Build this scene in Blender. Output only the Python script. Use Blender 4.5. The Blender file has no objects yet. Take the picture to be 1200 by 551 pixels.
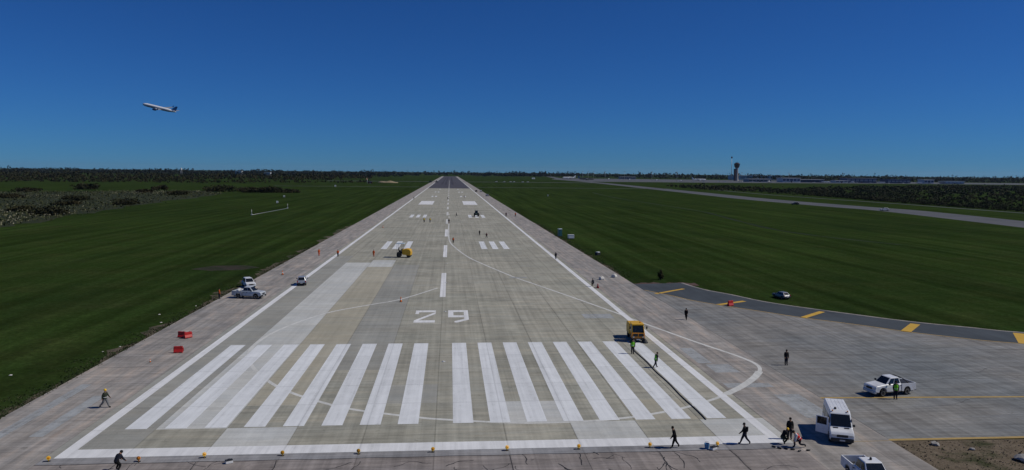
import bpy, bmesh, math, random
import numpy as np
from mathutils import Vector, Matrix
R = math.radians
scene = bpy.context.scene
C = scene.collection
rng = random.Random(29)
nrg = np.random.default_rng(29)

# ------------------------------------------------------------------ camera
def set_camera():
    psi, pit, rol = .0841, .0846, .0094
    f = Vector((math.sin(psi)*math.cos(pit), math.cos(psi)*math.cos(pit), -math.sin(pit)))
    r0 = Vector((math.cos(psi), -math.sin(psi), 0)); u0 = r0.cross(f)
    c, s = math.cos(rol), math.sin(rol)
    r = c*r0 + s*u0; u = -s*r0 + c*u0
    cam = bpy.data.cameras.new('camera'); o = bpy.data.objects.new('camera', cam); C.objects.link(o)
    cam.sensor_width = 36; cam.lens = 867.09/1200*36; cam.clip_start = .5; cam.clip_end = 60000
    M = Matrix.Identity(4)
    for i in range(3):
        M[i][0] = r[i]; M[i][1] = u[i]; M[i][2] = -f[i]
    M.translation = (1.176, 0, 21.62)
    o.matrix_world = M
    scene.camera = o
set_camera()

# ------------------------------------------------------------------ sky, sun, exposure
SUN_EL, SUN_AZ = R(47), R(96)          # azimuth measured from +Y (down the runway) towards +X
w = bpy.data.worlds.new('World'); scene.world = w; w.use_nodes = True
nt = w.node_tree; nt.nodes.clear()
sky = nt.nodes.new('ShaderNodeTexSky'); sky.sky_type = 'NISHITA'; sky.sun_disc = False
sky.sun_elevation = SUN_EL; sky.sun_rotation = SUN_AZ
sky.altitude = 0; sky.air_density = .8; sky.dust_density = 0; sky.ozone_density = 4.5
bg = nt.nodes.new('ShaderNodeBackground'); bg.inputs['Strength'].default_value = .056
wo = nt.nodes.new('ShaderNodeOutputWorld')
tint = nt.nodes.new('ShaderNodeMix'); tint.data_type = 'RGBA'; tint.blend_type = 'MULTIPLY'; tint.inputs[0].default_value = 1
tint.inputs[7].default_value = (.185, .535, 1.09, 1)      # deep clear-day blue over the whole sky
nt.links.new(sky.outputs[0], tint.inputs[6]); nt.links.new(tint.outputs[2], bg.inputs[0]); nt.links.new(bg.outputs[0], wo.inputs[0])
sl = bpy.data.lights.new('sun', 'SUN'); sl.energy = 3.35; sl.angle = R(.53); sl.color = (1, .945, .85)
so = bpy.data.objects.new('sun', sl); C.objects.link(so)
sd = Vector((math.cos(SUN_EL)*math.sin(SUN_AZ), math.cos(SUN_EL)*math.cos(SUN_AZ), math.sin(SUN_EL)))
so.rotation_euler = sd.to_track_quat('Z', 'Y').to_euler(); so.location = (100, 0, 200)
vs = scene.view_settings
vs.view_transform = 'Standard'; vs.look = 'None'; vs.gamma = 1; vs.use_curve_mapping = False
vs.exposure = -.2

# ------------------------------------------------------------------ materials
class NT:
    def __init__(s, name):
        s.m = bpy.data.materials.new(name); s.m.use_nodes = True
        s.t = s.m.node_tree; s.t.nodes.clear()
        s.out = s.n('ShaderNodeOutputMaterial'); s.p = s.n('ShaderNodeBsdfPrincipled')
        s.l(s.p.outputs[0], s.out.inputs[0])
    def n(s, t, **k):
        x = s.t.nodes.new(t)
        for a, b in k.items(): setattr(x, a, b)
        return x
    def l(s, a, b): s.t.links.new(a, b)
    def pos(s):
        return s.n('ShaderNodeNewGeometry').outputs['Position']
    def val(s, sock, v):
        if hasattr(v, 'type') or isinstance(v, bpy.types.NodeSocket): s.l(v, sock)
        else: sock.default_value = v
    def math(s, op, a, b=0.0, clamp=False):
        x = s.n('ShaderNodeMath', operation=op, use_clamp=clamp); s.val(x.inputs[0], a); s.val(x.inputs[1], b); return x.outputs[0]
    def vmul(s, v, k):
        x = s.n('ShaderNodeVectorMath', operation='MULTIPLY'); s.l(v, x.inputs[0]); x.inputs[1].default_value = k; return x.outputs[0]
    def noise(s, vec, scale, detail=3, rough=.55):
        x = s.n('ShaderNodeTexNoise'); s.l(vec, x.inputs['Vector']); x.inputs['Scale'].default_value = scale
        x.inputs['Detail'].default_value = detail; x.inputs['Roughness'].default_value = rough; return x.outputs['Fac']
    def ramp(s, fac, a, b, v0=0.0, v1=1.0):
        x = s.n('ShaderNodeMapRange'); s.val(x.inputs[0], fac); x.inputs[1].default_value = a; x.inputs[2].default_value = b
        x.inputs[3].default_value = v0; x.inputs[4].default_value = v1; return x.outputs[0]
    def mix(s, fac, a, b, mode='MIX'):
        x = s.n('ShaderNodeMix', data_type='RGBA', blend_type=mode); s.val(x.inputs[0], fac)
        s.val(x.inputs[6], (*a, 1) if isinstance(a, tuple) else a); s.val(x.inputs[7], (*b, 1) if isinstance(b, tuple) else b)
        return x.outputs[2]
    def scale(s, col, k):
        x = s.n('ShaderNodeVectorMath', operation='SCALE'); s.l(col, x.inputs[0]); s.val(x.inputs[3], k); return x.outputs[0]
    def fin(s, col, rough=.8, metal=0, spec=.3, bump=None, bstr=.3, bdist=.02):
        s.val(s.p.inputs['Base Color'], (*col, 1) if isinstance(col, tuple) else col)
        s.val(s.p.inputs['Roughness'], rough); s.p.inputs['Metallic'].default_value = metal
        s.p.inputs['Specular IOR Level'].default_value = spec
        if bump is not None:
            b = s.n('ShaderNodeBump'); b.inputs['Strength'].default_value = bstr; b.inputs['Distance'].default_value = bdist
            s.l(bump, b.inputs['Height']); s.l(b.outputs[0], s.p.inputs['Normal'])
        return s.m

def cells(t, p, lw, ll, oy):
    """per-slab random value, and distance masks to the joints of a lw x ll slab grid"""
    sx = t.n('ShaderNodeSeparateXYZ'); t.l(p, sx.inputs[0])
    fx = t.math('DIVIDE', sx.outputs[0], lw); fy = t.math('DIVIDE', t.math('SUBTRACT', sx.outputs[1], oy), ll)
    cx, cy = t.math('FLOOR', fx), t.math('FLOOR', fy)
    cb = t.n('ShaderNodeCombineXYZ'); t.l(cx, cb.inputs[0]); t.l(cy, cb.inputs[1])
    wn = t.n('ShaderNodeTexWhiteNoise', noise_dimensions='3D'); t.l(cb.outputs[0], wn.inputs['Vector'])
    row = t.n('ShaderNodeTexWhiteNoise', noise_dimensions='1D'); t.l(cy, row.inputs['W'])
    lane = t.n('ShaderNodeTexWhiteNoise', noise_dimensions='1D'); t.l(t.math('ADD', cx, 71.3), lane.inputs['W'])
    ex = t.math('ABSOLUTE', t.math('SUBTRACT', t.math('FRACT', t.math('ADD', fx, .5)), .5))
    ey = t.math('ABSOLUTE', t.math('SUBTRACT', t.math('FRACT', t.math('ADD', fy, .5)), .5))
    jx = t.ramp(t.math('MULTIPLY', ex, lw), .03, .09, 1, 0); jy = t.ramp(t.math('MULTIPLY', ey, ll), .03, .12, 1, 0)
    return wn.outputs['Value'], row.outputs['Value'], lane.outputs['Value'], jx, jy

LW, LL, Y0 = 5.8, 6.0, 56.2      # concrete slab module: lane width, slab length, threshold edge

def concrete(name, c1, c2, amp=.12, joints=.6, stain=.25, streak=(.05, 1.1), warm=(.30, .26, .19), warmth=.5):
    t = NT(name); p = t.pos()
    v, row, lane, jx, jy = cells(t, p, LW, LL, Y0)
    big = t.noise(p, .045, 4); mid = t.noise(p, .35, 5, .65); fine = t.noise(p, 5, 3, .7)
    tr = t.noise(t.vmul(p, (streak[0], streak[1], 1)), 1.0, 4, .65)
    lo = t.noise(t.vmul(p, (1.4, .025, 1)), 1.0, 3, .6)
    col = t.mix(t.ramp(big, .3, .7), c1, c2)
    col = t.mix(t.math('MULTIPLY', t.ramp(tr, .5, .75), warmth), col, warm)
    k = t.math('ADD', 1 - amp, t.math('MULTIPLY', v, 2*amp*.6))
    k = t.math('ADD', k, t.math('MULTIPLY', row, 2*amp*.4))
    k = t.math('MULTIPLY', k, t.ramp(mid, .2, .8, 1-stain*.6, 1+stain*.6))
    k = t.math('MULTIPLY', k, t.ramp(tr, .25, .75, 1-stain*.7, 1+stain*.5))
    k = t.math('MULTIPLY', k, t.ramp(lo, .3, .7, 1-stain*.4, 1+stain*.4))
    k = t.math('MULTIPLY', k, t.ramp(fine, .2, .8, .91, 1.09))
    st = t.noise(t.vmul(p, (.16, 2.4, 1)), 1.0, 5, .7)      # broom marks and laitance across the slab
    k = t.math('MULTIPLY', k, t.ramp(st, .3, .7, 1-stain*.45, 1+stain*.45))
    tyre = t.noise(t.vmul(p, (.9, .011, 1)), 1.0, 4, .7)
    k = t.math('MULTIPLY', k, t.ramp(tyre, .55, .75, 1, 1-stain*.5))
    hue = t.noise(t.vmul(p, (.09, .3, 1)), 1.0, 4, .7)
    col = t.mix(t.ramp(hue, .35, .7, 0, .35), col, t.scale(col, 1.0)); col = t.mix(t.ramp(hue, .4, .65, 0, .4), col, t.mix(1.0, col, (.93, 1.0, 1.10), 'MULTIPLY'))
    dark = t.ramp(t.noise(p, .9, 4, .7), .62, .75, 0, stain)
    k = t.math('MULTIPLY', k, t.math('SUBTRACT', 1.0, dark))
    k = t.math('MULTIPLY', k, t.math('SUBTRACT', 1.0, t.math('MULTIPLY', jx, joints*.35)))
    k = t.math('MULTIPLY', k, t.math('ADD', 1.0, t.math('MULTIPLY', jy, joints*.35)))
    return t.fin(t.scale(col, k), .88, 0, .2, fine, .2, .01)

M = {}
M['runway'] = concrete('runway_concrete', (.312, .308, .252), (.372, .356, .292), .13, .6, .36)
M['slab_light'] = concrete('pale_new_concrete', (.475, .485, .46), (.535, .535, .50), .07, .5, .18, warmth=.1)
M['slab_yellow'] = concrete('yellowish_concrete', (.372, .35, .272), (.41, .385, .305), .09, .6, .2, warmth=.6)
M['slab_dark'] = concrete('dark_grey_concrete', (.288, .288, .258), (.328, .322, .282), .08, .6, .2, warmth=.2)
M['shoulder'] = concrete('pinkish_shoulder_concrete', (.287, .272, .252), (.328, .302, .272), .06, .4, .46, (.9, .12), (.40, .29, .21), .5)
M['apron'] = concrete('grey_apron_pavement', (.17, .184, .186), (.27, .25, .22), .04, .15, .5, (.12, .8), (.15, .158, .166), .8)
M['old'] = concrete('old_brown_concrete', (.26, .23, .212), (.335, .298, .27), .12, .5, .5, (.2, .9), (.13, .115, .11), .7)
M['grey_strip'] = concrete('grey_edge_strip', (.25, .25, .255), (.30, .295, .295), .06, .5, .4, warmth=.1)
M['faraway'] = concrete('far_pavement', (.085, .09, .097), (.112, .116, .122), .03, 0, .2, warmth=.1)

def simple(name, col, rough=.6, metal=0, spec=.4, var=.12, scale=6, dirt=None):
    t = NT(name); p = t.n('ShaderNodeTexCoord').outputs['Object']
    f = t.noise(p, scale, 4, .6)
    c = t.scale(t.mix(0.0, col, col), t.ramp(f, .25, .75, 1-var, 1+var))
    if dirt:
        c = t.mix(t.ramp(t.noise(p, scale*.4, 4, .7), .5, .75, 0, .5), c, dirt)
    return t.fin(c, t.ramp(f, .3, .7, max(.02, rough-.07), min(1, rough+.07)), metal, spec)

def paint(name, col, under, wear=.25, sc=1.3, gone=None):
    """road paint: patchy, worn through to the concrete in places, tyre-marked along the runway"""
    t = NT(name); p = t.pos()
    f = t.noise(p, sc, 6, .7); g = t.noise(t.vmul(p, (2.2, .06, 1)), 1.0, 4, .6); h = t.noise(p, 9, 3, .8)
    wr = t.ramp(t.math('ADD', t.math('MULTIPLY', f, .6), t.math('MULTIPLY', g, .4)), .55, .72, 0, wear)
    wr = t.math('MAXIMUM', wr, t.ramp(h, .66, .8, 0, wear))
    v, row, lane, jx, jy = cells(t, p, LW, LL, Y0)
    c = t.scale(t.mix(wr, col, under), t.math('ADD', .95, t.math('MULTIPLY', v, .08)))
    c = t.scale(c, t.math('SUBTRACT', 1.0, t.math('MULTIPLY', t.math('MAXIMUM', jx, jy), .18)))
    c = t.scale(c, t.math('MULTIPLY', t.ramp(g, .35, .7, 1.03, .86), t.ramp(t.noise(p, .5, 5, .7), .35, .7, 1.02, .9)))
    if gone:      # paint scraped off: the pavement shows through in patches and along the ragged rim
        a = t.math('ADD', t.math('MULTIPLY', t.noise(p, .55, 6, .75), .6), t.math('MULTIPLY', t.noise(t.vmul(p, (.5, 1.6, 1)), 1.6, 5, .8), .4))
        t.l(t.ramp(a, gone[0], gone[1], 0, gone[2]), t.p.inputs['Alpha'])
    return t.fin(c, .7, 0, .3)
M['white'] = paint('white_runway_paint', (.74, .765, .775), (.36, .36, .33), .5)
M['white_line'] = paint('white_edge_paint', (.78, .79, .79), (.40, .40, .38), .3)
M['white_old'] = paint('faded_white_paint', (.64, .645, .61), (.34, .34, .31), .55, .8, (.16, .36, 1.0))
M['white_ghost'] = paint('ghost_white_paint', (.45, .475, .48), (.30, .28, .27), .6, .5, (.27, .52, .8))
M['yellow'] = paint('yellow_taxi_paint', (.62, .38, .05), (.22, .20, .17), .5)
M['yellow_old'] = paint('worn_yellow_paint', (.46, .32, .11), (.24, .22, .19), .5, 1.3, (.20, .45, .95))
def asphalt(name, col, amp=.25):
    t = NT(name); p = t.pos()
    k = t.ramp(t.noise(p, .12, 5, .65), .25, .75, 1-amp, 1+amp)
    k = t.math('MULTIPLY', k, t.ramp(t.noise(p, 7, 3, .8), .2, .8, .85, 1.15))
    k = t.math('MULTIPLY', k, t.ramp(t.noise(t.vmul(p, (.7, .08, 1)), 1, 3), .3, .7, .88, 1.12))
    return t.fin(t.scale(t.mix(0.0, col, col), k), .9, 0, .25)
M['asphalt'] = asphalt('blue_grey_asphalt', (.055, .066, .076))
M['rubber'] = asphalt('rubbered_asphalt', (.070, .066, .078), .2)
M['rubber2'] = asphalt('rubber_streak', (.045, .042, .052), .2)
M['tar'] = simple('crack_tar', (.02, .02, .022), .7)
M['black'] = simple('black_rubber', (.012, .012, .014), .6)

def grass_mat():
    t = NT('mown_grass'); p = t.pos()
    big = t.noise(p, .012, 4, .6); mid = t.noise(p, .09, 5, .65); fine = t.noise(p, 1.7, 4, .75)
    mow = t.noise(t.vmul(p, (.28, .006, 1)), 1, 3, .55); mow2 = t.noise(t.vmul(p, (.006, .22, 1)), 1, 3, .55)
    col = t.mix(t.ramp(big, .35, .65), (.020, .0375, .0102), (.0265, .048, .0115))
    col = t.mix(t.ramp(mid, .45, .7, 0, .8), col, (.034, .047, .0145))
    col = t.mix(t.ramp(t.noise(p, .03, 5, .7), .57, .74, 0, .5), col, (.040, .040, .018))
    col = t.mix(t.ramp(t.noise(p, .21, 5, .75), .58, .74, 0, .4), col, (.044, .048, .020))
    col = t.mix(t.ramp(t.noise(t.vmul(p, (.05, .011, 1)), 1, 4, .7), .5, .7, 0, .6), col, (.014, .027, .009))
    k = t.ramp(fine, .2, .8, .5, 1.5)
    k = t.math('MULTIPLY', k, t.ramp(t.noise(p, .6, 4, .75), .3, .7, .8, 1.2))
    k = t.math('MULTIPLY', k, t.ramp(mow, .35, .65, .74, 1.26)); k = t.math('MULTIPLY', k, t.ramp(mow2, .35, .65, .93, 1.07))
    return t.fin(t.scale(col, k), 1.0, 0, 0, fine, .5, .1)
M['grass'] = grass_mat()
def leaf_mat(name, a, b, sc=.5, c=None):
    t = NT(name); p = t.pos()
    col = t.mix(t.ramp(t.noise(p, sc, 4, .7), .35, .65), a, b)
    wn = t.n('ShaderNodeTexWhiteNoise'); t.l(t.n('ShaderNodeObjectInfo').outputs['Location'], wn.inputs['Vector'])
    if c: col = t.mix(t.ramp(t.noise(p, sc*.25, 3, .6), .5, .7, 0, .7), col, c)
    k = t.math('MULTIPLY', t.ramp(t.noise(p, sc*5, 2, .8), .2, .8, .75, 1.25), t.math('ADD', .8, t.math('MULTIPLY', wn.outputs['Value'], .4)))
    return t.fin(t.scale(col, k), .9, 0, .15)
def dirt_mat(name, a, b, gr, lo, hi):
    t = NT(name); p = t.pos()
    c = t.mix(t.ramp(t.noise(p, .8, 6, .75), .3, .7), a, b)
    c = t.mix(t.ramp(t.noise(p, .22, 5, .7), lo, hi), c, gr)
    return t.fin(t.scale(c, t.ramp(t.noise(p, 6, 4, .8), .2, .8, .6, 1.4)), .95, 0, .1, t.noise(p, 3, 4, .8), .8, .1)
M['dirt'] = dirt_mat('churned_earth', (.095, .074, .050), (.19, .155, .112), (.040, .046, .019), .52, .66)
M['verge'] = dirt_mat('bare_earth_verge', (.075, .060, .043), (.16, .132, .10), (.024, .036, .013), .46, .64)
M['bare'] = dirt_mat('dark_bare_soil', (.030, .024, .018), (.062, .050, .038), (.020, .030, .011), .42, .62)
M['redearth'] = dirt_mat('reddish_earth', (.08, .05, .043), (.13, .088, .075), (.04, .04, .024), .6, .75)
M['clod'] = leaf_mat('earth_clods', (.07, .055, .04), (.19, .16, .12), 2.0, (.03, .044, .016))
M['rubble'] = simple('pale_rubble', (.30, .29, .27), .9, var=.3)
M['meadow'] = dirt_mat('weedy_ground', (.030, .036, .017), (.048, .048, .025), (.020, .030, .012), .4, .6)
M['ditch'] = dirt_mat('rank_ditch_grass', (.012, .018, .008), (.018, .024, .010), (.012, .024, .008), .4, .6)
M['sand'] = simple('sand_heap', (.26, .21, .13), .95, var=.25, scale=.3)

M['wood'] = leaf_mat('far_wood_leaves', (.013, .018, .014), (.018, .023, .016), .02)
M['scrub'] = leaf_mat('scrub_leaves', (.023, .028, .0125), (.032, .036, .015), .03, (.044, .036, .019))
M['bush'] = leaf_mat('bush_leaves', (.022, .024, .011), (.034, .034, .014), .1, (.046, .036, .018))
M['weed'] = leaf_mat('weed_leaves', (.034, .044, .017), (.060, .064, .028), .3)
M['flower'] = leaf_mat('pale_flower_heads', (.25, .23, .14), (.36, .335, .23), .8)
M['tuft'] = leaf_mat('verge_tufts', (.022, .038, .013), (.040, .052, .020), 1.2, (.085, .068, .040))
M['bark'] = simple('bark', (.07, .055, .04), .9)

M['carwhite'] = simple('white_car_paint', (.72, .74, .76), .28, 0, .5, .03, 2, (.42, .40, .37))
M['carsilver'] = simple('silver_car_paint', (.42, .44, .46), .3, .4, .5, .04)
M['carsteel'] = simple('grey_car_paint', (.22, .23, .25), .3, .4, .5, .04)
M['cargrey'] = simple('pale_grey_car_paint', (.50, .54, .57), .3, .1, .5, .04, 2, (.30, .29, .27))
M['glass'] = simple('dark_vehicle_glass', (.012, .015, .018), .08, 0, .6, .02)
M['plastic'] = simple('black_plastic', (.025, .026, .028), .6)
M['tyre'] = simple('tyre_rubber', (.018, .018, .019), .85)
M['rim'] = simple('wheel_alloy', (.38, .39, .40), .35, .7)
M['chrome'] = simple('headlamp_lens', (.55, .57, .58), .12, .3, .6, .03)
M['redlens'] = simple('red_lens', (.35, .015, .012), .25)
M['plate'] = simple('number_plate', (.55, .56, .56), .5)
M['amber'] = simple('amber_lens', (.65, .22, .01), .3)
M['myellow'] = simple('machine_yellow', (.66, .38, .02), .45, var=.1, dirt=(.25, .14, .03))
M['morange'] = simple('machine_orange', (.60, .22, .015), .45, var=.12, dirt=(.20, .09, .02))
M['mdark'] = simple('dark_machine_steel', (.028, .030, .032), .55, .3)
M['mgreen'] = simple('dark_green_paint', (.02, .045, .028), .5)
M['canopy'] = simple('pale_canopy', (.42, .50, .55), .45)
M['redplastic'] = simple('red_plastic', (.42, .016, .014), .45, var=.2, dirt=(.22, .02, .018))
M['orangeplastic'] = simple('orange_plastic', (.72, .17, .02), .5)
M['whiteplastic'] = simple('white_plastic', (.70, .71, .70), .55)
M['blueplastic'] = simple('blue_plastic', (.07, .22, .42), .5)
M['teal'] = simple('teal_plastic', (.02, .10, .12), .5)
M['lampyellow'] = simple('lamp_yellow', (.74, .44, .03), .5)
M['steel'] = simple('galvanised_steel', (.42, .43, .43), .5, .5)
M['sack'] = simple('pale_sack', (.62, .60, .55), .9)
for k, c in dict(skin=(.30, .17, .11), hair=(.012, .010, .008), navy=(.014, .017, .028), blackcloth=(.010, .010, .011),
                 greycloth=(.16, .165, .17), jeans=(.03, .042, .07), hivis=(.20, .62, .03), orangecloth=(.58, .10, .02),
                 redcloth=(.55, .03, .03), whitecloth=(.60, .62, .62), yellowcloth=(.62, .46, .03), boot=(.012, .011, .010),
                 reflect=(.62, .63, .60), maroon=(.07, .012, .022), olive=(.035, .042, .028)).items():
    M[k] = simple('cloth_'+k if k not in ('skin', 'hair') else k, c, .85, 0, .2, .12, 9)
M['helmet'] = simple('yellow_helmet', (.75, .47, .02), .35)
M['skywhite'] = simple('aircraft_white', (.76, .78, .80), .35, 0, .5, .03)
M['skyblue'] = simple('aircraft_blue', (.015, .05, .16), .35)
M['finblue'] = simple('aircraft_tail_blue', (.06, .20, .42), .35)
M['skycyan'] = simple('aircraft_pale_blue', (.14, .42, .66), .35)
M['skygrey'] = simple('aircraft_grey', (.32, .34, .36), .4, .3)
M['towerwall'] = simple('tower_concrete', (.30, .29, .28), .85, var=.15, scale=.1)
M['towerdark'] = simple('tower_dark', (.045, .022, .022), .5)
M['bblue'] = simple('terminal_blue', (.035, .055, .13), .5, var=.25, scale=.06)
M['bwhite'] = simple('terminal_white', (.55, .56, .56), .7, var=.1, scale=.05)
M['bgrey'] = simple('terminal_grey', (.26, .27, .29), .7, var=.15, scale=.05)
M['bglass'] = simple('terminal_glass', (.03, .04, .05), .2)
M['bred'] = simple('dull_red', (.10, .02, .02), .7)

# ------------------------------------------------------------------ mesh helpers
def link(name, me, mat, parent=None):
    o = bpy.data.objects.new(name, me); C.objects.link(o)
    if mat is not None:
        for mm in (mat if isinstance(mat, (list, tuple)) else [mat]): me.materials.append(M[mm])
    if parent is not None: o.parent = parent
    return o
def tag(o, label=None, cat=None, group=None, kind=None):
    if label: o['label'] = label
    if cat: o['category'] = cat
    if group: o['group'] = group
    if kind: o['kind'] = kind
    return o
def empty(name, loc, rz, label, cat, group=None, sc=1.0, rot=None):
    o = bpy.data.objects.new(name, None); C.objects.link(o); o.empty_display_size = .3
    o.location = loc; o.rotation_euler = rot if rot else (0, 0, rz); o.scale = (sc,)*3
    return tag(o, label, cat, group)
def pyd(name, v, f, mat, parent=None, smooth=False):
    me = bpy.data.meshes.new(name); me.from_pydata([tuple(a) for a in v], [], f); me.update()
    if smooth: me.shade_smooth()
    return link(name, me, mat, parent)
def bev(o, wd=.03, seg=2):
    b = o.modifiers.new('bevel', 'BEVEL'); b.width = wd; b.segments = seg; b.limit_method = 'ANGLE'; b.angle_limit = R(32); return o
def sheet(name, poly, z, mat, parent=None, kind=None):
    o = pyd(name, [(x, y, z) for x, y in poly], [list(range(len(poly)))], mat, parent)
    if o.data.polygons[0].normal.z < 0: o.data.flip_normals()
    if kind: o['kind'] = kind
    return o
def rect(name, x0, x1, y0, y1, z, mat, parent=None, kind=None):
    return sheet(name, [(x0, y0), (x1, y0), (x1, y1), (x0, y1)], z, mat, parent, kind)
BF = [(0,3,2,1),(4,5,6,7),(0,1,5,4),(1,2,6,5),(2,3,7,6),(3,0,4,7)]
def hexa(name, p, mat, parent=None, b=0):
    o = pyd(name, p, BF, mat, parent)
    return bev(o, b) if b else o
def boxv(x0, x1, y0, y1, z0, z1):
    return [(x0,y0,z0),(x1,y0,z0),(x1,y1,z0),(x0,y1,z0),(x0,y0,z1),(x1,y0,z1),(x1,y1,z1),(x0,y1,z1)]
def box(name, x0, x1, y0, y1, z0, z1, mat, parent=None, b=0):
    return hexa(name, boxv(x0, x1, y0, y1, z0, z1), mat, parent, b)
def frus(name, bot, top, z0, z1, mat, parent=None, b=0):
    """bot/top = (x0,x1,y0,y1)"""
    p = [(bot[0],bot[2],z0),(bot[1],bot[2],z0),(bot[1],bot[3],z0),(bot[0],bot[3],z0),
         (top[0],top[2],z1),(top[1],top[2],z1),(top[1],top[3],z1),(top[0],top[3],z1)]
    return hexa(name, p, mat, parent, b), p
def pane(name, q, u0, u1, v0, v1, mat, parent, th=.012, b=0):
    """thin pane lying just proud of quad q = (bl, br, tr, tl) seen from outside"""
    q = [Vector(a) for a in q]
    n = (q[1]-q[0]).cross(q[3]-q[0]).normalized()
    P = lambda u, v: (q[0]*(1-u)+q[1]*u)*(1-v) + (q[3]*(1-u)+q[2]*u)*v
    a = [P(u0,v0), P(u1,v0), P(u1,v1), P(u0,v1)]
    v = [x - n*.02 for x in a] + [x + n*th for x in a]
    return hexa(name, v, mat, parent, b)
def lathe(name, prof, mat, parent=None, seg=14, axis='z', off=(0,0,0), smooth=True):
    """prof = [(r, h)...]"""
    v, f = [], []
    for r, h in prof:
        for i in range(seg):
            a = 2*math.pi*i/seg; c, s = r*math.cos(a), r*math.sin(a)
            p = {'z': (c, s, h), 'x': (h, c, s), 'y': (s, h, c)}[axis]
            v.append((p[0]+off[0], p[1]+off[1], p[2]+off[2]))
    for j in range(len(prof)-1):
        for i in range(seg):
            a, b = j*seg+i, j*seg+(i+1) % seg
            f.append((a, b, b+seg, a+seg))
    f.append(tuple(range(seg))[::-1]); f.append(tuple(range((len(prof)-1)*seg, len(prof)*seg)))
    o = pyd(name, v, f, mat, parent, False)
    if smooth:
        o.data.shade_smooth()
        try: o.data.set_sharp_from_angle(angle=R(45))
        except Exception: pass
    return o
def tube(name, pts, rad, mat, parent=None, seg=6):
    pts = [Vector(p) for p in pts]; v, f = [], []
    for i, p in enumerate(pts):
        d = (pts[min(i+1, len(pts)-1)]-pts[max(i-1, 0)]).normalized()
        a = d.orthogonal().normalized(); b = d.cross(a)
        r = rad[i] if isinstance(rad, (list, tuple)) else rad
        for k in range(seg):
            t = 2*math.pi*k/seg; v.append(p + a*r*math.cos(t) + b*r*math.sin(t))
    for j in range(len(pts)-1):
        for i in range(seg):
            a, b = j*seg+i, j*seg+(i+1) % seg; f.append((a, b, b+seg, a+seg))
    f.append(tuple(range(seg))[::-1]); f.append(tuple(range((len(pts)-1)*seg, len(pts)*seg)))
    return pyd(name, v, f, mat, parent, True)
def extr(name, prof, hw, mat, parent=None, b=.04, zb=9, tum=0, x0=None):
    """side profile [(y,z)] extruded across; half width shrinks by tum per metre above zb"""
    n = len(prof); W = lambda z: hw - tum*max(0, z-zb)
    v = [((-W(z) if x0 is None else x0), y, z) for y, z in prof] + [(W(z), y, z) for y, z in prof]
    f = [tuple(range(n)), tuple(range(n, 2*n))[::-1]] + [(i, i+n, (i+1) % n+n, (i+1) % n) for i in range(n)]
    o = pyd(name, v, f, mat, parent)
    bm = bmesh.new(); bm.from_mesh(o.data); bmesh.ops.recalc_face_normals(bm, faces=bm.faces); bm.to_mesh(o.data); bm.free()
    return bev(o, b, 3) if b else o
def ribbon(name, pts, wd, z, mat, parent=None, kind=None, closed=False):
    P = [Vector((x, y, 0)) for x, y in pts]; v, f = [], []
    n = len(P)
    for i, p in enumerate(P):
        d = (P[(i+1) % n if closed else min(i+1, n-1)] - P[(i-1) % n if closed else max(i-1, 0)]).normalized()
        s = Vector((-d.y, d.x, 0)); ww = wd[i] if isinstance(wd, (list, tuple)) else wd
        v += [(p+s*ww/2)+Vector((0,0,z)), (p-s*ww/2)+Vector((0,0,z))]
    for i in range(n if closed else n-1):
        j = (i+1) % n; f.append((2*i+1, 2*j+1, 2*j, 2*i))
    o = pyd(name, v, f, mat, parent)
    if kind: o['kind'] = kind
    return o
def spline(pts, k=6):
    out = []
    n = len(pts); P = [Vector(p) for p in pts]
    for i in range(n-1):
        a, b, c, d = P[max(i-1, 0)], P[i], P[i+1], P[min(i+2, n-1)]
        for j in range(k):
            t = j/k
            out.append(.5*((2*b)+(c-a)*t+(2*a-5*b+4*c-d)*t*t+(3*b-3*c+d-a)*t**3))
    out.append(P[-1]); return [(p.x, p.y) for p in out]
def quads(name, v, mat, parent=None, mats=None):
    """numpy array (n,4,3) of quads -> one mesh; mats = optional per-quad material index"""
    n = len(v); me = bpy.data.meshes.new(name)
    me.vertices.add(4*n); me.vertices.foreach_set('co', v.reshape(-1).astype(np.float32))
    me.loops.add(4*n); me.loops.foreach_set('vertex_index', np.arange(4*n, dtype=np.int32))
    me.polygons.add(n); me.polygons.foreach_set('loop_start', np.arange(0, 4*n, 4, dtype=np.int32))
    if mats is not None: me.polygons.foreach_set('material_index', mats.astype(np.int32))
    me.update(calc_edges=True); me.validate()
    return link(name, me, mat, parent)
def leafquads(c, s, flat=0.0):
    """random-oriented leaf quads at centres c (n,3) with sizes s (n,)"""
    n = len(c); a = nrg.normal(size=(n,3)); a[:,2] *= 1-flat; a /= np.linalg.norm(a, axis=1)[:,None]
    b = np.cross(a, nrg.normal(size=(n,3))); b /= np.linalg.norm(b, axis=1)[:,None]+1e-9
    a = a*s[:,None]*.5; b = b*(s*nrg.uniform(.6, 1, n))[:,None]*.5
    return np.stack([c-a-b, c+a-b*.7, c+a*.8+b, c-a*.9+b*.8], 1)
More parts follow.
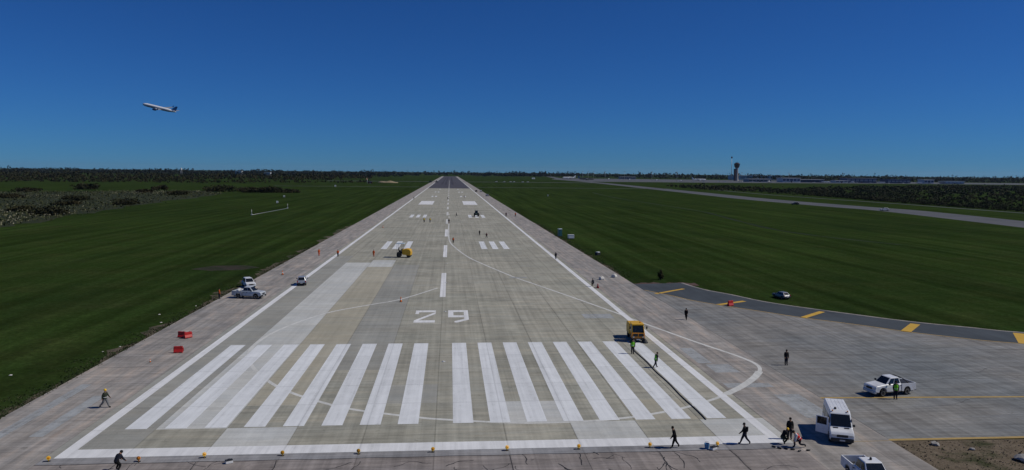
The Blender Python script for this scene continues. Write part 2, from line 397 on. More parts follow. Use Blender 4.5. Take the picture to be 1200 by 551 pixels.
def cloud(n, rx, ry, h, leaf, clumps=14, z0=.1):
    """leaf centres of one bush or crown: clumps spread through a half-ellipsoid"""
    th = nrg.uniform(0, 2*np.pi, clumps); rr = np.sqrt(nrg.uniform(0, 1, clumps))*.8
    zz = nrg.uniform(.15, .85, clumps)*np.sqrt(1-rr**2*.8)
    cc = np.stack([rr*np.cos(th)*rx, rr*np.sin(th)*ry, z0+zz*(h-z0)], 1)
    cr = nrg.uniform(.22, .45, clumps)
    k = nrg.integers(0, clumps, n)
    d = nrg.normal(size=(n,3)); d /= np.linalg.norm(d, axis=1)[:,None]; d *= (nrg.uniform(.4, 1, n)**.5)[:,None]
    c = cc[k] + d*np.stack([cr[k]*rx, cr[k]*ry, cr[k]*h*.6], 1)
    c[:,2] = np.clip(c[:,2], leaf*.3, None)
    return leafquads(c, leaf*nrg.uniform(.6, 1.3, n))
def copy_tree(o, parent=None):
    c = o.copy(); C.objects.link(c); c.parent = parent
    for ch in list(o.children): copy_tree(ch, c)
    return c

# ------------------------------------------------------------------ the ground and pavements
ground = sheet('ground', [(-16000,-3000),(16000,-3000),(16000,22000),(-16000,22000)], -.05, 'grass', None, 'structure')
XS = 37.2
runway = rect('runway', -29, 29, Y0, 3450, 0, 'runway', None, 'structure')
shl = rect('runway_shoulder_left', -XS-.3, -29, 30, 3450, 0, 'shoulder', None, 'structure')
shr = rect('runway_shoulder_right', 29, XS, 30, 3450, 0, 'shoulder', None, 'structure')
old = rect('old_pavement', -29, 29, 30, Y0-1.15, -.004, 'old', None, 'structure')
rect('pavement_edge_strip', -29, 29, Y0-1.15, Y0, -.002, 'grey_strip', None, 'structure')

UP = [(XS,146.0),(47.2,142.6),(48.8,134.5),(51.7,128.6),(55.05,120.6),(61.3,112.6),(69.3,103.9),(76.1,98.9),(81.1,95.5),(100,87.5),(135,78)]
LO = [(XS,133.6),(40.5,127.1),(43.4,120.9),(51.05,111.1),(54.5,106.8),(60.4,101.1),(64.3,96.7),(68.5,93.1),(75.7,88.6),(98,80.5),(135,71)]
UPs, LOs = spline(UP[1:], 5), spline(LO, 5)
tx = sheet('taxiway', [(XS,56.1)] + LOs + [(135,56.1)], -.006, 'apron', None, 'structure')
sheet('taxiway_shoulder', LOs + UPs[::-1] + [(XS,141.2)], -.008, 'asphalt', None, 'structure')
ribbon('taxiway_kerb_line', UPs, .5, -.002, 'shoulder', tx)
ribbon('taxiway_edge_line', [(x+.1, y+.25) for x, y in LOs], .3, .004, 'yellow_old', tx)
for (a, b), (c, d), wd in [((38.2,129.6),(45.2,135.2),.75), ((45.6,118.3),(51.5,121.6),.9), ((54.5,106.8),(60.2,111.7),.95),
                           ((64.4,96.6),(69.3,101.8),1.3), ((75.9,88.9),(80.0,95.0),1.5), ((91,83.6),(95.5,88.5),1.5)]:
    ribbon('shoulder_bar', [(a, b), (c, d)], wd, .004, 'yellow', tx)
ribbon('taxiway_guide_line', [(30.5,67.9),(38.3,67.7),(58,67.0),(80,66.4),(130,65)], .38, .006, 'yellow_old', tx)
ribbon('taxiway_guide_line', [(33,56.35),(37.7,56.35),(49,56.3),(80,56.2),(130,56.15)], .42, .006, 'yellow_old', tx)
ribbon('pavement_groove', [(37.2,146),(37.18,110),(37.2,57)], .10, .005, 'tar', tx)
# red earth lip where the shoulder meets the grass, verge strips along the pavement edges
sheet('earth_lip', [(XS,141.6)] + [(x, 143.0+.9*math.sin(x*1.7)*math.sin(x*.6+1)+rng.uniform(-.25,.25)) for x in np.arange(37.6, 50, .35)] + [(49.6,139)], -.03, 'redearth', None, 'structure')
def verge(name, xs, side, y0, y1, wmin, wmax, mat, z):
    ys = np.arange(y0, y1, 1.1); v = []
    for i, y in enumerate(ys):
        ww = wmin + (wmax-wmin)*(.5+.5*math.sin(y*.31+math.sin(y*.13)*2))*rng.uniform(.4, 1)
        v.append((xs + side*ww, y))
    return sheet(name, [(xs-side*.05, y0)] + v + [(xs-side*.05, ys[-1])], z, mat, None, 'structure')
verge('bare_verge_left', -XS-.3, -1, 40, 300, .25, 3.0, 'verge', -.035)
verge('bare_verge_right', XS, 1, 150, 320, .1, 1.4, 'verge', -.035)
dp = [(37.22,56.05),(37.22,52),(37.22,48),(37.22,44),(37.22,38),(75,35),(78,55.6),(60,55.85)]
sheet('earth_patch', dp, -.02, 'dirt', None, 'structure')
# slab geometry: near slabs are separate pieces, the material carries the same grid on into the distance
def slab_mesh(wd, ln, h=.05, gap=.022):
    me = bpy.data.meshes.new('slab'); g = gap/2
    me.from_pydata(boxv(g, wd-g, g, ln-g, -h, 0), [], BF); me.update(); return me
sm = {k: slab_mesh(LW, LL) for k in ('runway', 'slab_light', 'slab_yellow', 'slab_dark')}
for k, me in sm.items(): me.materials.append(M[k])
lanes = {-5: 'slab_dark', -4: 'slab_light', -3: 'slab_yellow', -2: 'slab_dark', 3: 'runway'}
odd = {(-5,3): 'slab_dark', (-5,4): 'slab_dark', (-4,0): 'runway', (2,0): 'slab_light',
       (4,0): 'slab_light', (3,1): 'slab_yellow', (-1,2): 'slab_dark', (1,1): 'slab_light'}
for r_ in range(11):
    for i in range(-5, 5):
        k = odd.get((i, r_), lanes.get(i, 'runway'))
        if i == -3 and r_ < 2: k = 'slab_light' if r_ == 0 else 'runway'
        if i == -2 and r_ < 4: k = 'runway'
        o = bpy.data.objects.new('slab', sm[k]); C.objects.link(o); o.parent = runway
        o.location = (i*LW, Y0 + r_*LL, .012)
for par, x0, n, wd, key in ((shl, -XS-.3, 2, (XS+.3-29)/2, 'shoulder'), (shr, 29, 2, (XS-29)/2, 'shoulder')):
    me = slab_mesh(wd, LL); me.materials.append(M[key])
    for r_ in range(11):
        for i in range(n):
            o = bpy.data.objects.new('slab', me); C.objects.link(o); o.parent = par; o.location = (x0+i*wd, Y0 + r_*LL, .012)
me = slab_mesh(LW, 4.6); me.materials.append(M['old'])
for r_ in range(4):
    for i in range(-5, 5):
        o = bpy.data.objects.new('slab', me); C.objects.link(o); o.parent = old; o.location = (i*LW + (.9 if r_ % 2 else 0)*0, Y0-1.2-4.6*(r_+1), .008)
YS = Y0 + 11*LL
rect('pale_lane', -4*LW, -3*LW, YS, 176, .005, 'slab_light', runway); rect('pale_lane', -3*LW, -2.05*LW, 168, 181, .005, 'slab_light', runway)
rect('dark_lane', -5*LW, -4*LW, YS, 190, .005, 'slab_dark', runway)
rect('yellowish_lane', -3*LW, -2*LW, YS, 167.9, .004, 'slab_yellow', runway); rect('dark_lane', -2*LW, -1*LW, YS, 172, .005, 'slab_dark', runway)
rect('rubbered_asphalt', -27.6, 27.6, 965, 3430, .01, 'rubber', runway)
for x0, x1 in ((-8,-4.4),(3.6,7.6),(-14,-11)): rect('rubber_streak', x0, x1, 1250, 3200, .02, 'rubber2', runway)

# ------------------------------------------------------------------ painted markings (parts of the runway)
Z = .018
rect('threshold_bar', -28.25, 28.25, Y0, Y0+1.75, Z, 'white_line', runway)
for s in (-1, 1):
    rect('edge_line', min(s*28.25, s*27.35), max(s*28.25, s*27.35), Y0+1.75, 3430, Z, 'white_line', runway)
    for i in range(8):
        a = 1.485 + 3.212*i; b = a + 1.765
        rect('threshold_stripe', min(s*a, s*b), max(s*a, s*b), 62.4, 92.5, Z, 'white', runway)
    for yy, n in ((207.1, 3), (350, 3), (640, 2), (780, 2), (905, 1)):
        for i in range(n):
            a = 10.1 + 3.14*i; b = a + 1.65
            rect('touchdown_bar', min(s*a, s*b), max(s*a, s*b), yy, yy+22.7, Z, 'white', runway)
    rect('aiming_point_block', min(s*10.1, s*19.45), max(s*10.1, s*19.45), 488, 547, Z, 'white_line', runway)
for i in range(30):
    y = 127.1 + 60.2*i
    rect('centreline_dash', -.55, .45, y, y+30.6, Z, 'white_line' if i < 3 else 'white_old', runway)
# old centreline pieces seen beside the new ones
for y in (247, 262, 300, 322, 350, 372): rect('old_centreline_mark', .55, 1.0, y, y+9, Z, 'white_old', runway)
# the numerals 2 and 9, read from the approach side
def numeral(polys, x0, y0, wd, ht):
    v, f = [], []
    for p in polys:
        k = len(v); v += [(x0+a*wd, y0+b*ht, Z) for a, b in p]; f.append(tuple(range(k, k+len(p))))
    o = pyd('runway_number', v, f, 'white_line', runway)
    for pl in o.data.polygons:
        if pl.normal.z < 0: pl.flip()
    return o
numeral([[(0,0),(1,0),(1,.17),(0,.17)], [(0,.17),(.22,.17),(1,.69),(1,.845),(.76,.69)], [(0,.845),(1,.845),(1,1),(0,1)], [(0,.69),(.17,.69),(.17,.845),(0,.845)]], -4.02, 105.4, 3.05, 9.3)
numeral([[(0,.84),(1,.84),(1,1),(0,1)], [(0,.56),(.26,.56),(.26,.84),(0,.84)], [(0,.40),(1,.40),(1,.56),(0,.56)], [(.78,.56),(1,.56),(1,.84),(.78,.84)],
         [(.78,.40),(.78,.26),(1,.20),(1,.40)], [(.30,0),(.42,-.02),(1,.20),(.78,.26),(.30,.09)]], .95, 105.4, 3.05, 9.3)
loop = [(.75,300),(.75,262),(1.19,229.5),(2.84,209.9),(5.71,188.2),(8.97,173),(14.1,152.6),(17.4,142.1),(22.9,124.95),(26.8,112.3),(28.8,105.0),(32.7,92.2),(35.4,84.4),(36.1,80.4),
        (35.2,77.4),(32.4,73.6),(28.3,69.3),(25.75,67.3),(22.6,65.3),(19,63.7),(16.5,62.9),(13.1,62.25),(8.4,62.1),(5,62.5),(.3,63.5),(-1.6,64.1),(-4.65,65.3),(-7.9,66.8),(-10.5,68.7),
        (-14.1,72),(-17.2,76),(-20.5,82.2),(-22.4,88),(-22.9,94.3),(-21.5,102.8),(-17.5,113.1),(-11.8,119.9),(-7,125.2),(-1.06,137.2)]
ribbon('old_turn_line', spline(loop, 5), .43, Z-.003, 'white_old', runway)
ribbon('old_turn_line', spline([(35.2,77.4),(33.6,75),(31,71.9),(28.3,69.3)], 5), .8, Z+.004, 'white_old', runway)
for x0, x1, y0, y1 in ((21.3,25.8,107.6,111.0),(13.4,17,150,151.2)):
    rect('faded_paint_patch', x0, x1, y0, y1, .0155, 'white_ghost', runway)
for x0, x1, y0, y1 in ((30.2,32.9,77.2,80.6),(29.6,31.2,81.2,88.5),(29.4,34.2,71.5,73),(33,35.6,62,69),(-35.6,-34.6,58,76),(-32.6,-31.5,61,72)):
    rect('faded_paint_patch', x0, x1, y0, y1, .0165, 'white_ghost', shr if x0 > 0 else shl)
for y, x0, x1 in ((88.3,-34.6,-28.8),(96.2,-35.2,-28.6),(93.0,-36.8,-33),(82.5,-37,-30.5)):
    ribbon('saw_cut', [(x0+(x1-x0)*i/8, y+rng.uniform(-.05, .05)) for i in range(9)], .07, .0165, 'tar', shl)
# cracks sealed with tar on the old foreground pavement
def crack(x, y, ang, ln, wd, par, z=.0125):
    pts = [(x, y)]
    for i in range(max(3, int(ln/.35))):
        ang += rng.uniform(-.5, .5); pts.append((pts[-1][0]+.35*math.cos(ang), pts[-1][1]+.35*math.sin(ang)))
        if pts[-1][1] > Y0-1.25: break
    if len(pts) > 2: ribbon('crack', pts, [wd*rng.uniform(.5, 1.3) for _ in pts], z, 'tar', par)
for i in range(90):
    x = rng.uniform(-27, 8) if i < 64 else rng.uniform(10, 28)
    crack(x, rng.uniform(46, 54.6), rng.choice([0, 1.57, .7, 2.3, 3.1, -1.2])+rng.uniform(-.3, .3), rng.uniform(1, 4.2), rng.uniform(.035, .10), old)
for i in range(-4, 5):
    if rng.random() < .6: ribbon('joint_seal', [(i*LW+rng.uniform(-.12, .12), y) for y in (54.9, 53.6, 52.2, 51, 50, 46)], .055, .0118, 'tar', old)
ribbon('joint_seal', [(x, 54.98+.05*math.sin(x)) for x in range(-29, 30)], .09, .0119, 'tar', old)
for x, y, a, n_ in ((40,64,.25,30),(46,72,.1,40),(52,79,-.15,34),(41,85,.4,22),(58,62,.05,40),(38,96,-.6,16)):   # hairline cracks on the apron
    pts = [(x, y)]
    for j in range(n_):
        a += rng.uniform(-.22, .22); a *= .9; pts.append((pts[-1][0]+.5*math.cos(a), pts[-1][1]+.5*math.sin(a)))
    ribbon('crack', pts, [rng.uniform(.015, .05) for _ in pts], .002, 'tar', tx)

# ------------------------------------------------------------------ distant flat features
ribbon('parallel_taxiway', spline([(600,4600),(372,2400),(340,1850),(318,1400),(299,1100),(285,850),(272,640),(276,500),(281,440),(268,340),(255,240),(250,120)], 5),
            30, -.03, 'faraway', None, 'structure')
ribbon('service_track', spline([(365,1000),(345,760),(349,560),(346,430),(350,300)], 5), 4, -.02, 'faraway', None, 'structure')
rect('crossing_taxiway', -260, 330, 1590, 1625, .03, 'faraway', None, 'structure')
rect('grass_track', -240, 320, 1040, 1050, -.03, 'faraway', None, 'structure')
ribbon('drainage_ditch', spline([(160,820),(148,664),(147,506),(147,421),(139,360),(130,289),(133,252),(143,222)], 6), [1.0+1.6*abs(math.sin(i*.7)) for i in range(43)], -.04, 'ditch', None, 'structure')
sheet('terminal_apron', [(330,1830),(700,1830),(1250,1960),(2100,1900),(2100,2350),(900,2750),(420,2900),(330,2400)], -.02, 'faraway', None, 'structure')
ed = [(-142,120),(-160,280),(-174,372),(-191,529),(-196.5,640),(-205,700),(-250,765),(-310,748),(-383,690),(-520,620),(-620,420),(-420,120)]
ed_r = [(x+rng.uniform(-4,4), y+rng.uniform(-3,3)) for i in range(len(ed)) for x, y in [((1-t)*ed[i-1][0]+t*ed[i][0], (1-t)*ed[i-1][1]+t*ed[i][1]) for t in np.linspace(.1, 1, 10)]]
sheet('weedy_meadow', ed_r, -.03, 'meadow', None, 'structure')

# ------------------------------------------------------------------ vegetation
def shrub(x, y, rx, ry, h, n, leaf, label, mat='bush', group='bushes standing in the weedy meadow'):
    o = empty('shrub', (x, y, -.03), 0, label, 'shrub', group)
    quads('crown', cloud(n, rx, ry, h, leaf, clumps=int(10+rx*2)), mat, o)
    for k in range(3):
        a = rng.uniform(0, 6.28)
        tube('stem', [(0,0,0), (.15*rx*math.cos(a), .15*ry*math.sin(a), h*.3), (.4*rx*math.cos(a+.4), .4*ry*math.sin(a+.4), h*.62)], [.12,.09,.04], 'bark', o, 5)
for a in [(-183,358,9,6,4.0,1500,.75,'wide dark bush nearest the mown grass at left edge'),
          (-211,386,8,6,3.2,1100,.75,'low dark bush at the far left edge among white flowers'),
          (-221,450,8,6,3.4,1000,.8,'dark bush left of the pair in the middle of the white flowers'),
          (-192,462,9,6,3.8,1200,.8,'dark bush right of centre in the white flowers near mown grass'),
          (-372,796,15,9,6.5,1500,1.1,'large round dark bush alone on the green strip behind the flowers'),
          (-294,784,9,7,6.0,1100,1.1,'medium dark bush on the green strip, second from the left'),
          (-313,557,10,7,3.4,900,.9,'low dark bush far left between white flower patches'),
          (-249,520,10,7,3.6,900,.9,'broad low dark bush amid flowers in front of the large round bush'),
          (-274,696,8,6,3.5,800,1.0,'small dark bush behind the brightest white flowers'),
          (-225,640,10,7,4.4,1100,1.0,'dark bush at the right end of the white flowers'),
          (-222,742,16,8,7.0,1700,1.1,'long tall dark bush touching the right tip of the meadow'),
          (-190,726,12,8,5.6,1300,1.1,'rounded dark bush just right of the tall long one'),
          (-170,728,15,8,6.6,1500,1.1,'dark bush second from the right end of the bush row'),
          (-152,730,9,7,4.2,1000,1.1,'small dark bush at the right end of the bush row'),
          (-378,700,13,8,4.2,1000,1.1,'wide dark bush at far left on the back edge of the flowers')]:
    shrub(*a)
def inpoly(x, y, poly):
    c = np.zeros(len(x), bool); n = len(poly)
    for i in range(n):
        (x1, y1), (x2, y2) = poly[i], poly[i-1]
        m = ((y1 > y) != (y2 > y)) & (x < (x2-x1)*(y-y1)/(y2-y1+1e-9)+x1); c ^= m
    return c
# weeds with pale flower heads: nobody could count them
n = 90000
X = nrg.uniform(-620, -140, n); Y = nrg.uniform(130, 770, n)
k = inpoly(X, Y, ed); X, Y = X[k], Y[k]; jt = nrg.uniform(0, 1, len(X)) < .25; X = X + np.where(jt, nrg.normal(0, 5, len(X)), 0); Y = Y + np.where(jt, nrg.normal(0, 22, len(X)), 0)
dens = .5+.5*np.sin(X*.045+1.3*np.sin(Y*.021))*np.sin(Y*.031+1.1*np.sin(X*.03))
dens = np.clip(dens*.7+.5*np.sin(X*.012+.7)*np.sin(Y*.014+.4*np.sin(X*.02))+nrg.normal(0, .12, len(X)), 0, 1); k = nrg.uniform(0, 1, len(X)) < .2+.8*dens; X, Y, dens = X[k], Y[k], dens[k]
hh = nrg.uniform(.2, 1.0, len(X)); c = np.stack([X, Y, hh], 1)
fl = (nrg.uniform(0, 1, len(X)) < (.10+.38*(dens > .5)))
sz = np.where(fl, nrg.uniform(.22, .5, len(X)), nrg.uniform(.5, 1.1, len(X))); c[:,2] = np.where(fl, .9*c[:,2]+.45, c[:,2]*.7)
wd_ = quads('flowering_weeds', leafquads(c, sz), ['weed', 'flower'], None, fl.astype(int))
tag(wd_, 'pale flowering weeds and rough green growth covering the left meadow', 'weeds', None, 'stuff')
# scrub belt on the right beyond the parallel taxiway
sp = [(357,300),(353,430),(358,560),(372,680),(380,760),(470,1020),(700,1250),(1100,1560),(1900,1600),(1900,900),(900,300)]
n = 8200
X = 355+nrg.uniform(0, 1, n)**1.5*1350; Y = 300+nrg.uniform(0, 1, n)**1.2*1260
k = inpoly(X, Y, sp); X, Y = X[k], Y[k]
m_ = 420; y2_ = nrg.uniform(700, 1250, m_); x2_ = np.interp(y2_, [700, 1000, 1250], [378, 352, 372]) + nrg.uniform(0, 1, m_)**1.4*120
X = np.concatenate([X, x2_]); Y = np.concatenate([Y, y2_])
ye = np.linspace(300, 760, 230); xe = np.interp(ye, [300,430,560,680,760], [359,356,361,375,384]) + nrg.uniform(0, 7, 230)
X = np.concatenate([X, xe]); Y = np.concatenate([Y, ye])
pieces = []
for x, y in zip(X, Y):
    d = math.hypot(x, y); h = rng.uniform(1.2, 4.8)*(1 if d < 900 else 1.2)*(1.5 if rng.random() < .06 else 1); r = h*rng.uniform(.8, 1.5)
    m = int(70 if d < 700 else 30 if d < 1000 else 14)
    q = cloud(m, r, r, h, .55 if d < 700 else 1.0 if d < 1000 else 1.8, 5); q += np.array([x, y, -.05]); pieces.append(q)
tag(quads('scrub_belt', np.concatenate(pieces), 'scrub'), 'dense brownish green scrub beyond the parallel taxiway', 'scrub', None, 'stuff')
# woods: rows of trees that run together into one mass
def woods(name, label, rows, mat):
    pieces = []
    for x0, x1, y0, y1, cnt, h0, h1, leaf, nq in rows:
        for _ in range(cnt):
            x = rng.uniform(x0, x1); t_ = (x-x0)/(x1-x0); y = y0+(y1-y0)*t_+rng.uniform(-1, 1)*(40+.02*abs(y0))
            h = rng.uniform(h0, h1)*(1+.16*math.sin(x*.011+y*.003)+.12*math.sin(x*.037)+(.3 if rng.random() < .04 else 0)); r = h*rng.uniform(.4, .7)
            q = cloud(nq, r, r, h, leaf, 4, 0); q += np.array([x, y, -.05]); pieces.append(q)
    tag(quads(name, np.concatenate(pieces), mat), label, 'woods', None, 'stuff')
woods('near_wood', 'dark wood and thickets behind the left meadow', [
    (-1100,-330,1130,1290,420,4,8.5,1.6,22), (-330,-150,1300,1420,70,3,6,1.5,20), (-1150,-480,1230,1420,320,6,11,2.2,20),
    (-1400,-260,1560,1750,480,7,13,2.8,18), (-1700,-220,2000,2150,520,9,15,3.4,16)], 'bush')
woods('far_wood', 'dark tree line along the horizon', [
    (-2300,-180,2600,2850,560,11,17,4.2,14), (-3000,-150,3300,3700,650,13,20,5,13), (-3700,800,4300,4300,900,18,25.5,6,13),
    (-4600,4200,5400,5200,800,21,29,7,12), (120,700,3700,4100,150,14,24,5.5,13), (330,560,4150,4350,70,24,33,6.5,14),
    (700,1500,3500,3000,320,15,25,5,13), (1400,3200,2950,2500,650,16,26.5,4.6,14), (1300,3400,2700,2300,450,9,17,4,13), (1180,1420,2900,2800,60,22,29,5,14)], 'wood')
# rough tufts along the near pavement edges and in the earth patch
n = 16000; s_ = nrg.uniform(0, 1, n); yy = 50+s_**1.6*170
xx = -XS-.30+np.where(nrg.uniform(0,1,n) < .12, nrg.uniform(0, .45, n), 0)-np.abs(nrg.normal(0, 1.0, n))*(.25+np.abs(np.sin(yy*.9)*np.sin(yy*.23+1)))*1.5; xr = np.where(nrg.uniform(0,1,n) < .35, XS+.2+np.abs(nrg.normal(0, 1.4, n)), xx); yr = np.where(xr > 0, 150+s_*160, yy)
c = np.stack([xr, yr, nrg.uniform(-.03, .05, n)], 1); c[:,2] = np.where(np.abs(xr) < XS+.3, .04, c[:,2])
m = 2600; cx_ = nrg.uniform(39, 76, m); cy_ = nrg.uniform(37, 54.5, m); cl_ = np.sin(cx_*.5+2)*np.sin(cy_*.7)+nrg.uniform(-.6, .6, m) > .25
c = np.concatenate([c, np.stack([cx_, cy_, nrg.uniform(-.02, .04, m)], 1)[cl_]])
tag(quads('verge_grass', leafquads(c, nrg.uniform(.05, .17, len(c))), 'tuft'), 'rough grass tufts along the pavement edge', 'grass', None, 'stuff')
n = 3500; cc = np.stack([37.3+nrg.uniform(0, 1, n)**1.3*30, 40+nrg.uniform(0, 1, n)**.6*15.8, nrg.uniform(-.05, .02, n)], 1)
tag(quads('earth_clods', leafquads(cc, nrg.uniform(.04, .15, n), .8), 'clod'), 'churned clods of earth on the bare patch', 'earth', None, 'stuff')
# rubble in the earth patch and white litter on the left grass
def stone(name, x, y, r, mat, label, cat, grp, z=-.02, flat=.5):
    bm = bmesh.new(); bmesh.ops.create_icosphere(bm, subdivisions=2, radius=r)
    for v in bm.verts: v.co *= rng.uniform(.75, 1.2); v.co.z *= flat
    me = bpy.data.meshes.new(name); bm.to_mesh(me); bm.free()
    o = link(name, me, mat); o.location = (x, y, z+r*flat*.6); o.rotation_euler = (0, 0, rng.uniform(0, 6)); tag(o, label, cat, grp)
_lump = ['pale lump beside the yellow line at the patch\'s left end','large pale slab of rubble low in the earth patch','pale lump touching the large rubble slab','mid-sized pale lump near the right frame edge','large pale lump at the right frame edge','pale lump just behind the large one at right edge','small pale lump left of the right-edge rubble','tiny pale lump in the middle of the earth patch','pale lump lowest at the right frame edge']
for x, y, r in ((40.3,55.1,.34),(45.0,51.5,.6),(46.2,51.2,.5),(48.3,54.5,.4),(49.2,53.7,.55),(50.1,54.4,.45),(47.7,53.1,.3),(42.6,53.9,.22),(50.8,52.7,.5)):
    stone('rubble_piece', x, y, r, 'rubble', _lump.pop(0), 'rubble', 'concrete lumps on the earth patch')
for x, y, r in ((-38.9,92.5,.12),(-39.8,90,.1),(-47.0,79,.13),(-44.6,80,.16),(-39.5,107,.16),(-42,113,.18),(-39,120,.15)):
    stone('litter_scrap', x, y, r, 'sack', 'pale scrap lying on the dark grass left of the runway', 'litter', 'pale scraps on the left grass', -.05, .35)
sheet('bare_ground_patch', [(-55,165),(-50,162.5),(-44,163.5),(-41,168),(-45,171.5),(-52,171)], -.045, 'bare', None, 'structure')

# ------------------------------------------------------------------ vehicles (local +Y is forward)
def arc(cy, r, cz, n=7):
    return [(cy+r*math.cos(math.pi*(1-i/n)), cz+r*math.sin(math.pi*(1-i/n))) for i in range(n+1)]
def wheel(par, x, y, r=.37, wd=.24):
    s = 1 if x > 0 else -1
    o = lathe('wheel', [(r*.55,-wd/2),(r*.9,-wd/2),(r,-wd*.36),(r,wd*.36),(r*.9,wd/2),(r*.55,wd/2)], 'tyre', par, 18, 'x', (0,0,0))
    o.location = (x, y, r)
    lathe('rim', [(r*.2,s*wd*.30),(r*.62,s*wd*.42),(r*.62,s*wd*.51),(r*.5,s*wd*.50),(r*.1,s*wd*.46)] if s > 0 else
          [(r*.1,s*wd*.46),(r*.5,s*wd*.50),(r*.62,s*wd*.51),(r*.62,s*wd*.42),(r*.2,s*wd*.30)], 'rim', o, 14, 'x')
def glasshouse(par, bot, top, z0, z1, col, split, rear=True):
    cab, p = frus('cab', bot, top, z0, z1, col, par, .09)
    F = (p[2], p[3], p[7], p[6]); B = (p[0], p[1], p[5], p[4]); Lq = (p[3], p[0], p[4], p[7]); Rq = (p[1], p[2], p[6], p[5])
    pane('windscreen', F, .06, .94, .08, .90, 'glass', par)
    if rear: pane('rear_window', B, .10, .90, .18, .86, 'glass', par)
    for q, flip in ((Lq, True), (Rq, False)):
        e = [0.07] + list(split) + [.93]
        for a, b in zip(e[:-1], e[1:]):
            u0, u1 = a+.018, b-.018
            if flip: u0, u1 = 1-b+.018, 1-a-.018
            pane('side_window', q, u0, u1, .14, .86, 'glass', par)
    return cab, p
def details(par, yf, yr, hw, zl, col, mirror=(.75, 1.2)):
    for s in (-1, 1):
        box('headlight', s*(hw-.34)-.2, s*(hw-.34)+.2, yf-.14, yf+.012, zl, zl+.17, 'chrome', par, .03)
        box('tail_light', s*(hw-.12)-.09, s*(hw-.12)+.09, yr-.012, yr+.08, zl+.05, zl+.35, 'redlens', par, .02)
        hexa('wing_mirror', boxv(s*(hw+.13)-.11, s*(hw+.13)+.11, mirror[0]-.07, mirror[0]+.06, mirror[1], mirror[1]+.2), 'plastic', par, .04)
    box('grille', -hw*.48, hw*.48, yf-.1, yf+.014, zl-.06, zl+.15, 'plastic', par, .01)
    box('front_bumper', -hw*.97, hw*.97, yf-.25, yf+.06, .34, zl-.14, 'plastic' if col != 'carwhite' else 'cargrey', par, .06)
    box('rear_bumper', -hw*.95, hw*.95, yr-.08, yr+.2, .42, .62, 'plastic', par, .05)
    box('number_plate', -.22, .22, yr-.1, yr-.07, .5, .62, 'plate', par)
    box('number_plate', -.22, .22, yf+.055, yf+.075, .42, .54, 'plate', par)
def pickup(loc, rz, col, label, sc=.93, cover=True, load=False, beacon=False):
    o = empty('pickup_truck', loc, rz, label, 'pickup truck', 'pickup trucks', sc)
    o.scale = (sc, sc, sc*1.1)
    prof = [(2.60,.46),(2.66,.72),(2.60,.98),(2.42,1.08),(1.22,1.19),(-.74,1.17),(-.74,.44)] + [(1.15,.40)]
    prof = prof[:-1] + arc(1.64, .47, .42)
    extr('body', prof, .90, col, o, .08, .8, .10)
    glasshouse(o, (-.82,.82,-.74,1.24), (-.64,.64,-.52,.52), 1.15, 1.79, col, (.52,))
    bp = [(-2.62,.52),(-2.62,1.16),(-.78,1.16),(-.78,.46)] + arc(-1.5, .47, .42)[::-1]
    for s in (-1, 1):
        b = extr('bed_side', bp, .91, col, o, 0, x0=.82)
        if s < 0: b.scale = (-1, 1, 1)
        box('door_handle', s*.895-.02, s*.895+.03*s+.02, .02, .18, .98, 1.02, 'plastic', o); box('door_handle', s*.895-.02, s*.895+.03*s+.02, -.62, -.46, .98, 1.02, 'plastic', o)
        box('sill_step', s*.86-.06, s*.86+.06, -.6, 1.05, .36, .44, 'plastic', o, .02)
    box('bed_floor', -.82, .82, -2.58, -.78, .62, .70, 'plastic', o); box('bed_front', -.82, .82, -.84, -.79, .7, 1.15, col, o)
    box('tailgate', -.81, .81, -2.64, -2.56, .55, 1.155, col, o, .01)
    if cover: box('bed_cover', -.80, .80, -2.54, -.86, 1.08, 1.13, 'plastic', o, .02)
    if cover:
        for s in (-1, 1): tube('roll_bar', [(s*.78,-1.75,1.13),(s*.76,-1.0,1.62),(s*.5,-.92,1.7),(0,-.92,1.71)], .045, 'plastic', o)
    if load:
        for x, y, r in ((-.4,-1.9,.3),(.3,-1.7,.34),(0,-1.25,.28)):
            lathe('white_drum', [(r,.7),(r,1.28),(r*.8,1.34),(.02,1.34)], 'whiteplastic', o, 12, 'z', (x, y, 0))
    if beacon: lathe('beacon', [(.09,1.79),(.09,1.92),(.04,1.97)], 'plastic', o, 10, 'z', (0,.1,0))
    box('underbody', -.7, .7, -2.4, 2.3, .3, .6, 'mdark', o)
    details(o, 2.665, -2.64, .9, .76, col, (.98, 1.17))
    for x in (-.78, .78): wheel(o, x, 1.64); wheel(o, x, -1.5)
    return o
def car(loc, rz, col, label, name='parked_car', sc=.93, tall=False):
    o = empty(name, loc, rz, label, 'car', 'parked cars', sc)
    H = 1.66 if tall else 1.46; zb = .98 if tall else .90
    prof = [(2.0,.40),(2.08,.62),(2.02,.80),(1.8,.88),(.98,zb),(-1.75,zb+.02),(-2.0,zb-.06),(-2.04,.6),(-1.98,.40)] + arc(-1.28, .40, .36)
    prof += arc(1.32, .40, .36)
    extr('body', prof, .86, col, o, .06, .7, .12)
    glasshouse(o, (-.79,.79,-1.92,1.05), (-.60,.60,-1.5 if tall else -1.3,.18), zb-.02, H, col, (.30,.64))
    box('underbody', -.66, .66, -1.8, 1.8, .22, .5, 'mdark', o)
    details(o, 2.085, -2.045, .86, .64, col, (.72, zb+.02))
    for x in (-.74, .74): wheel(o, x, 1.32, .33, .2); wheel(o, x, -1.28, .33, .2)
    return o
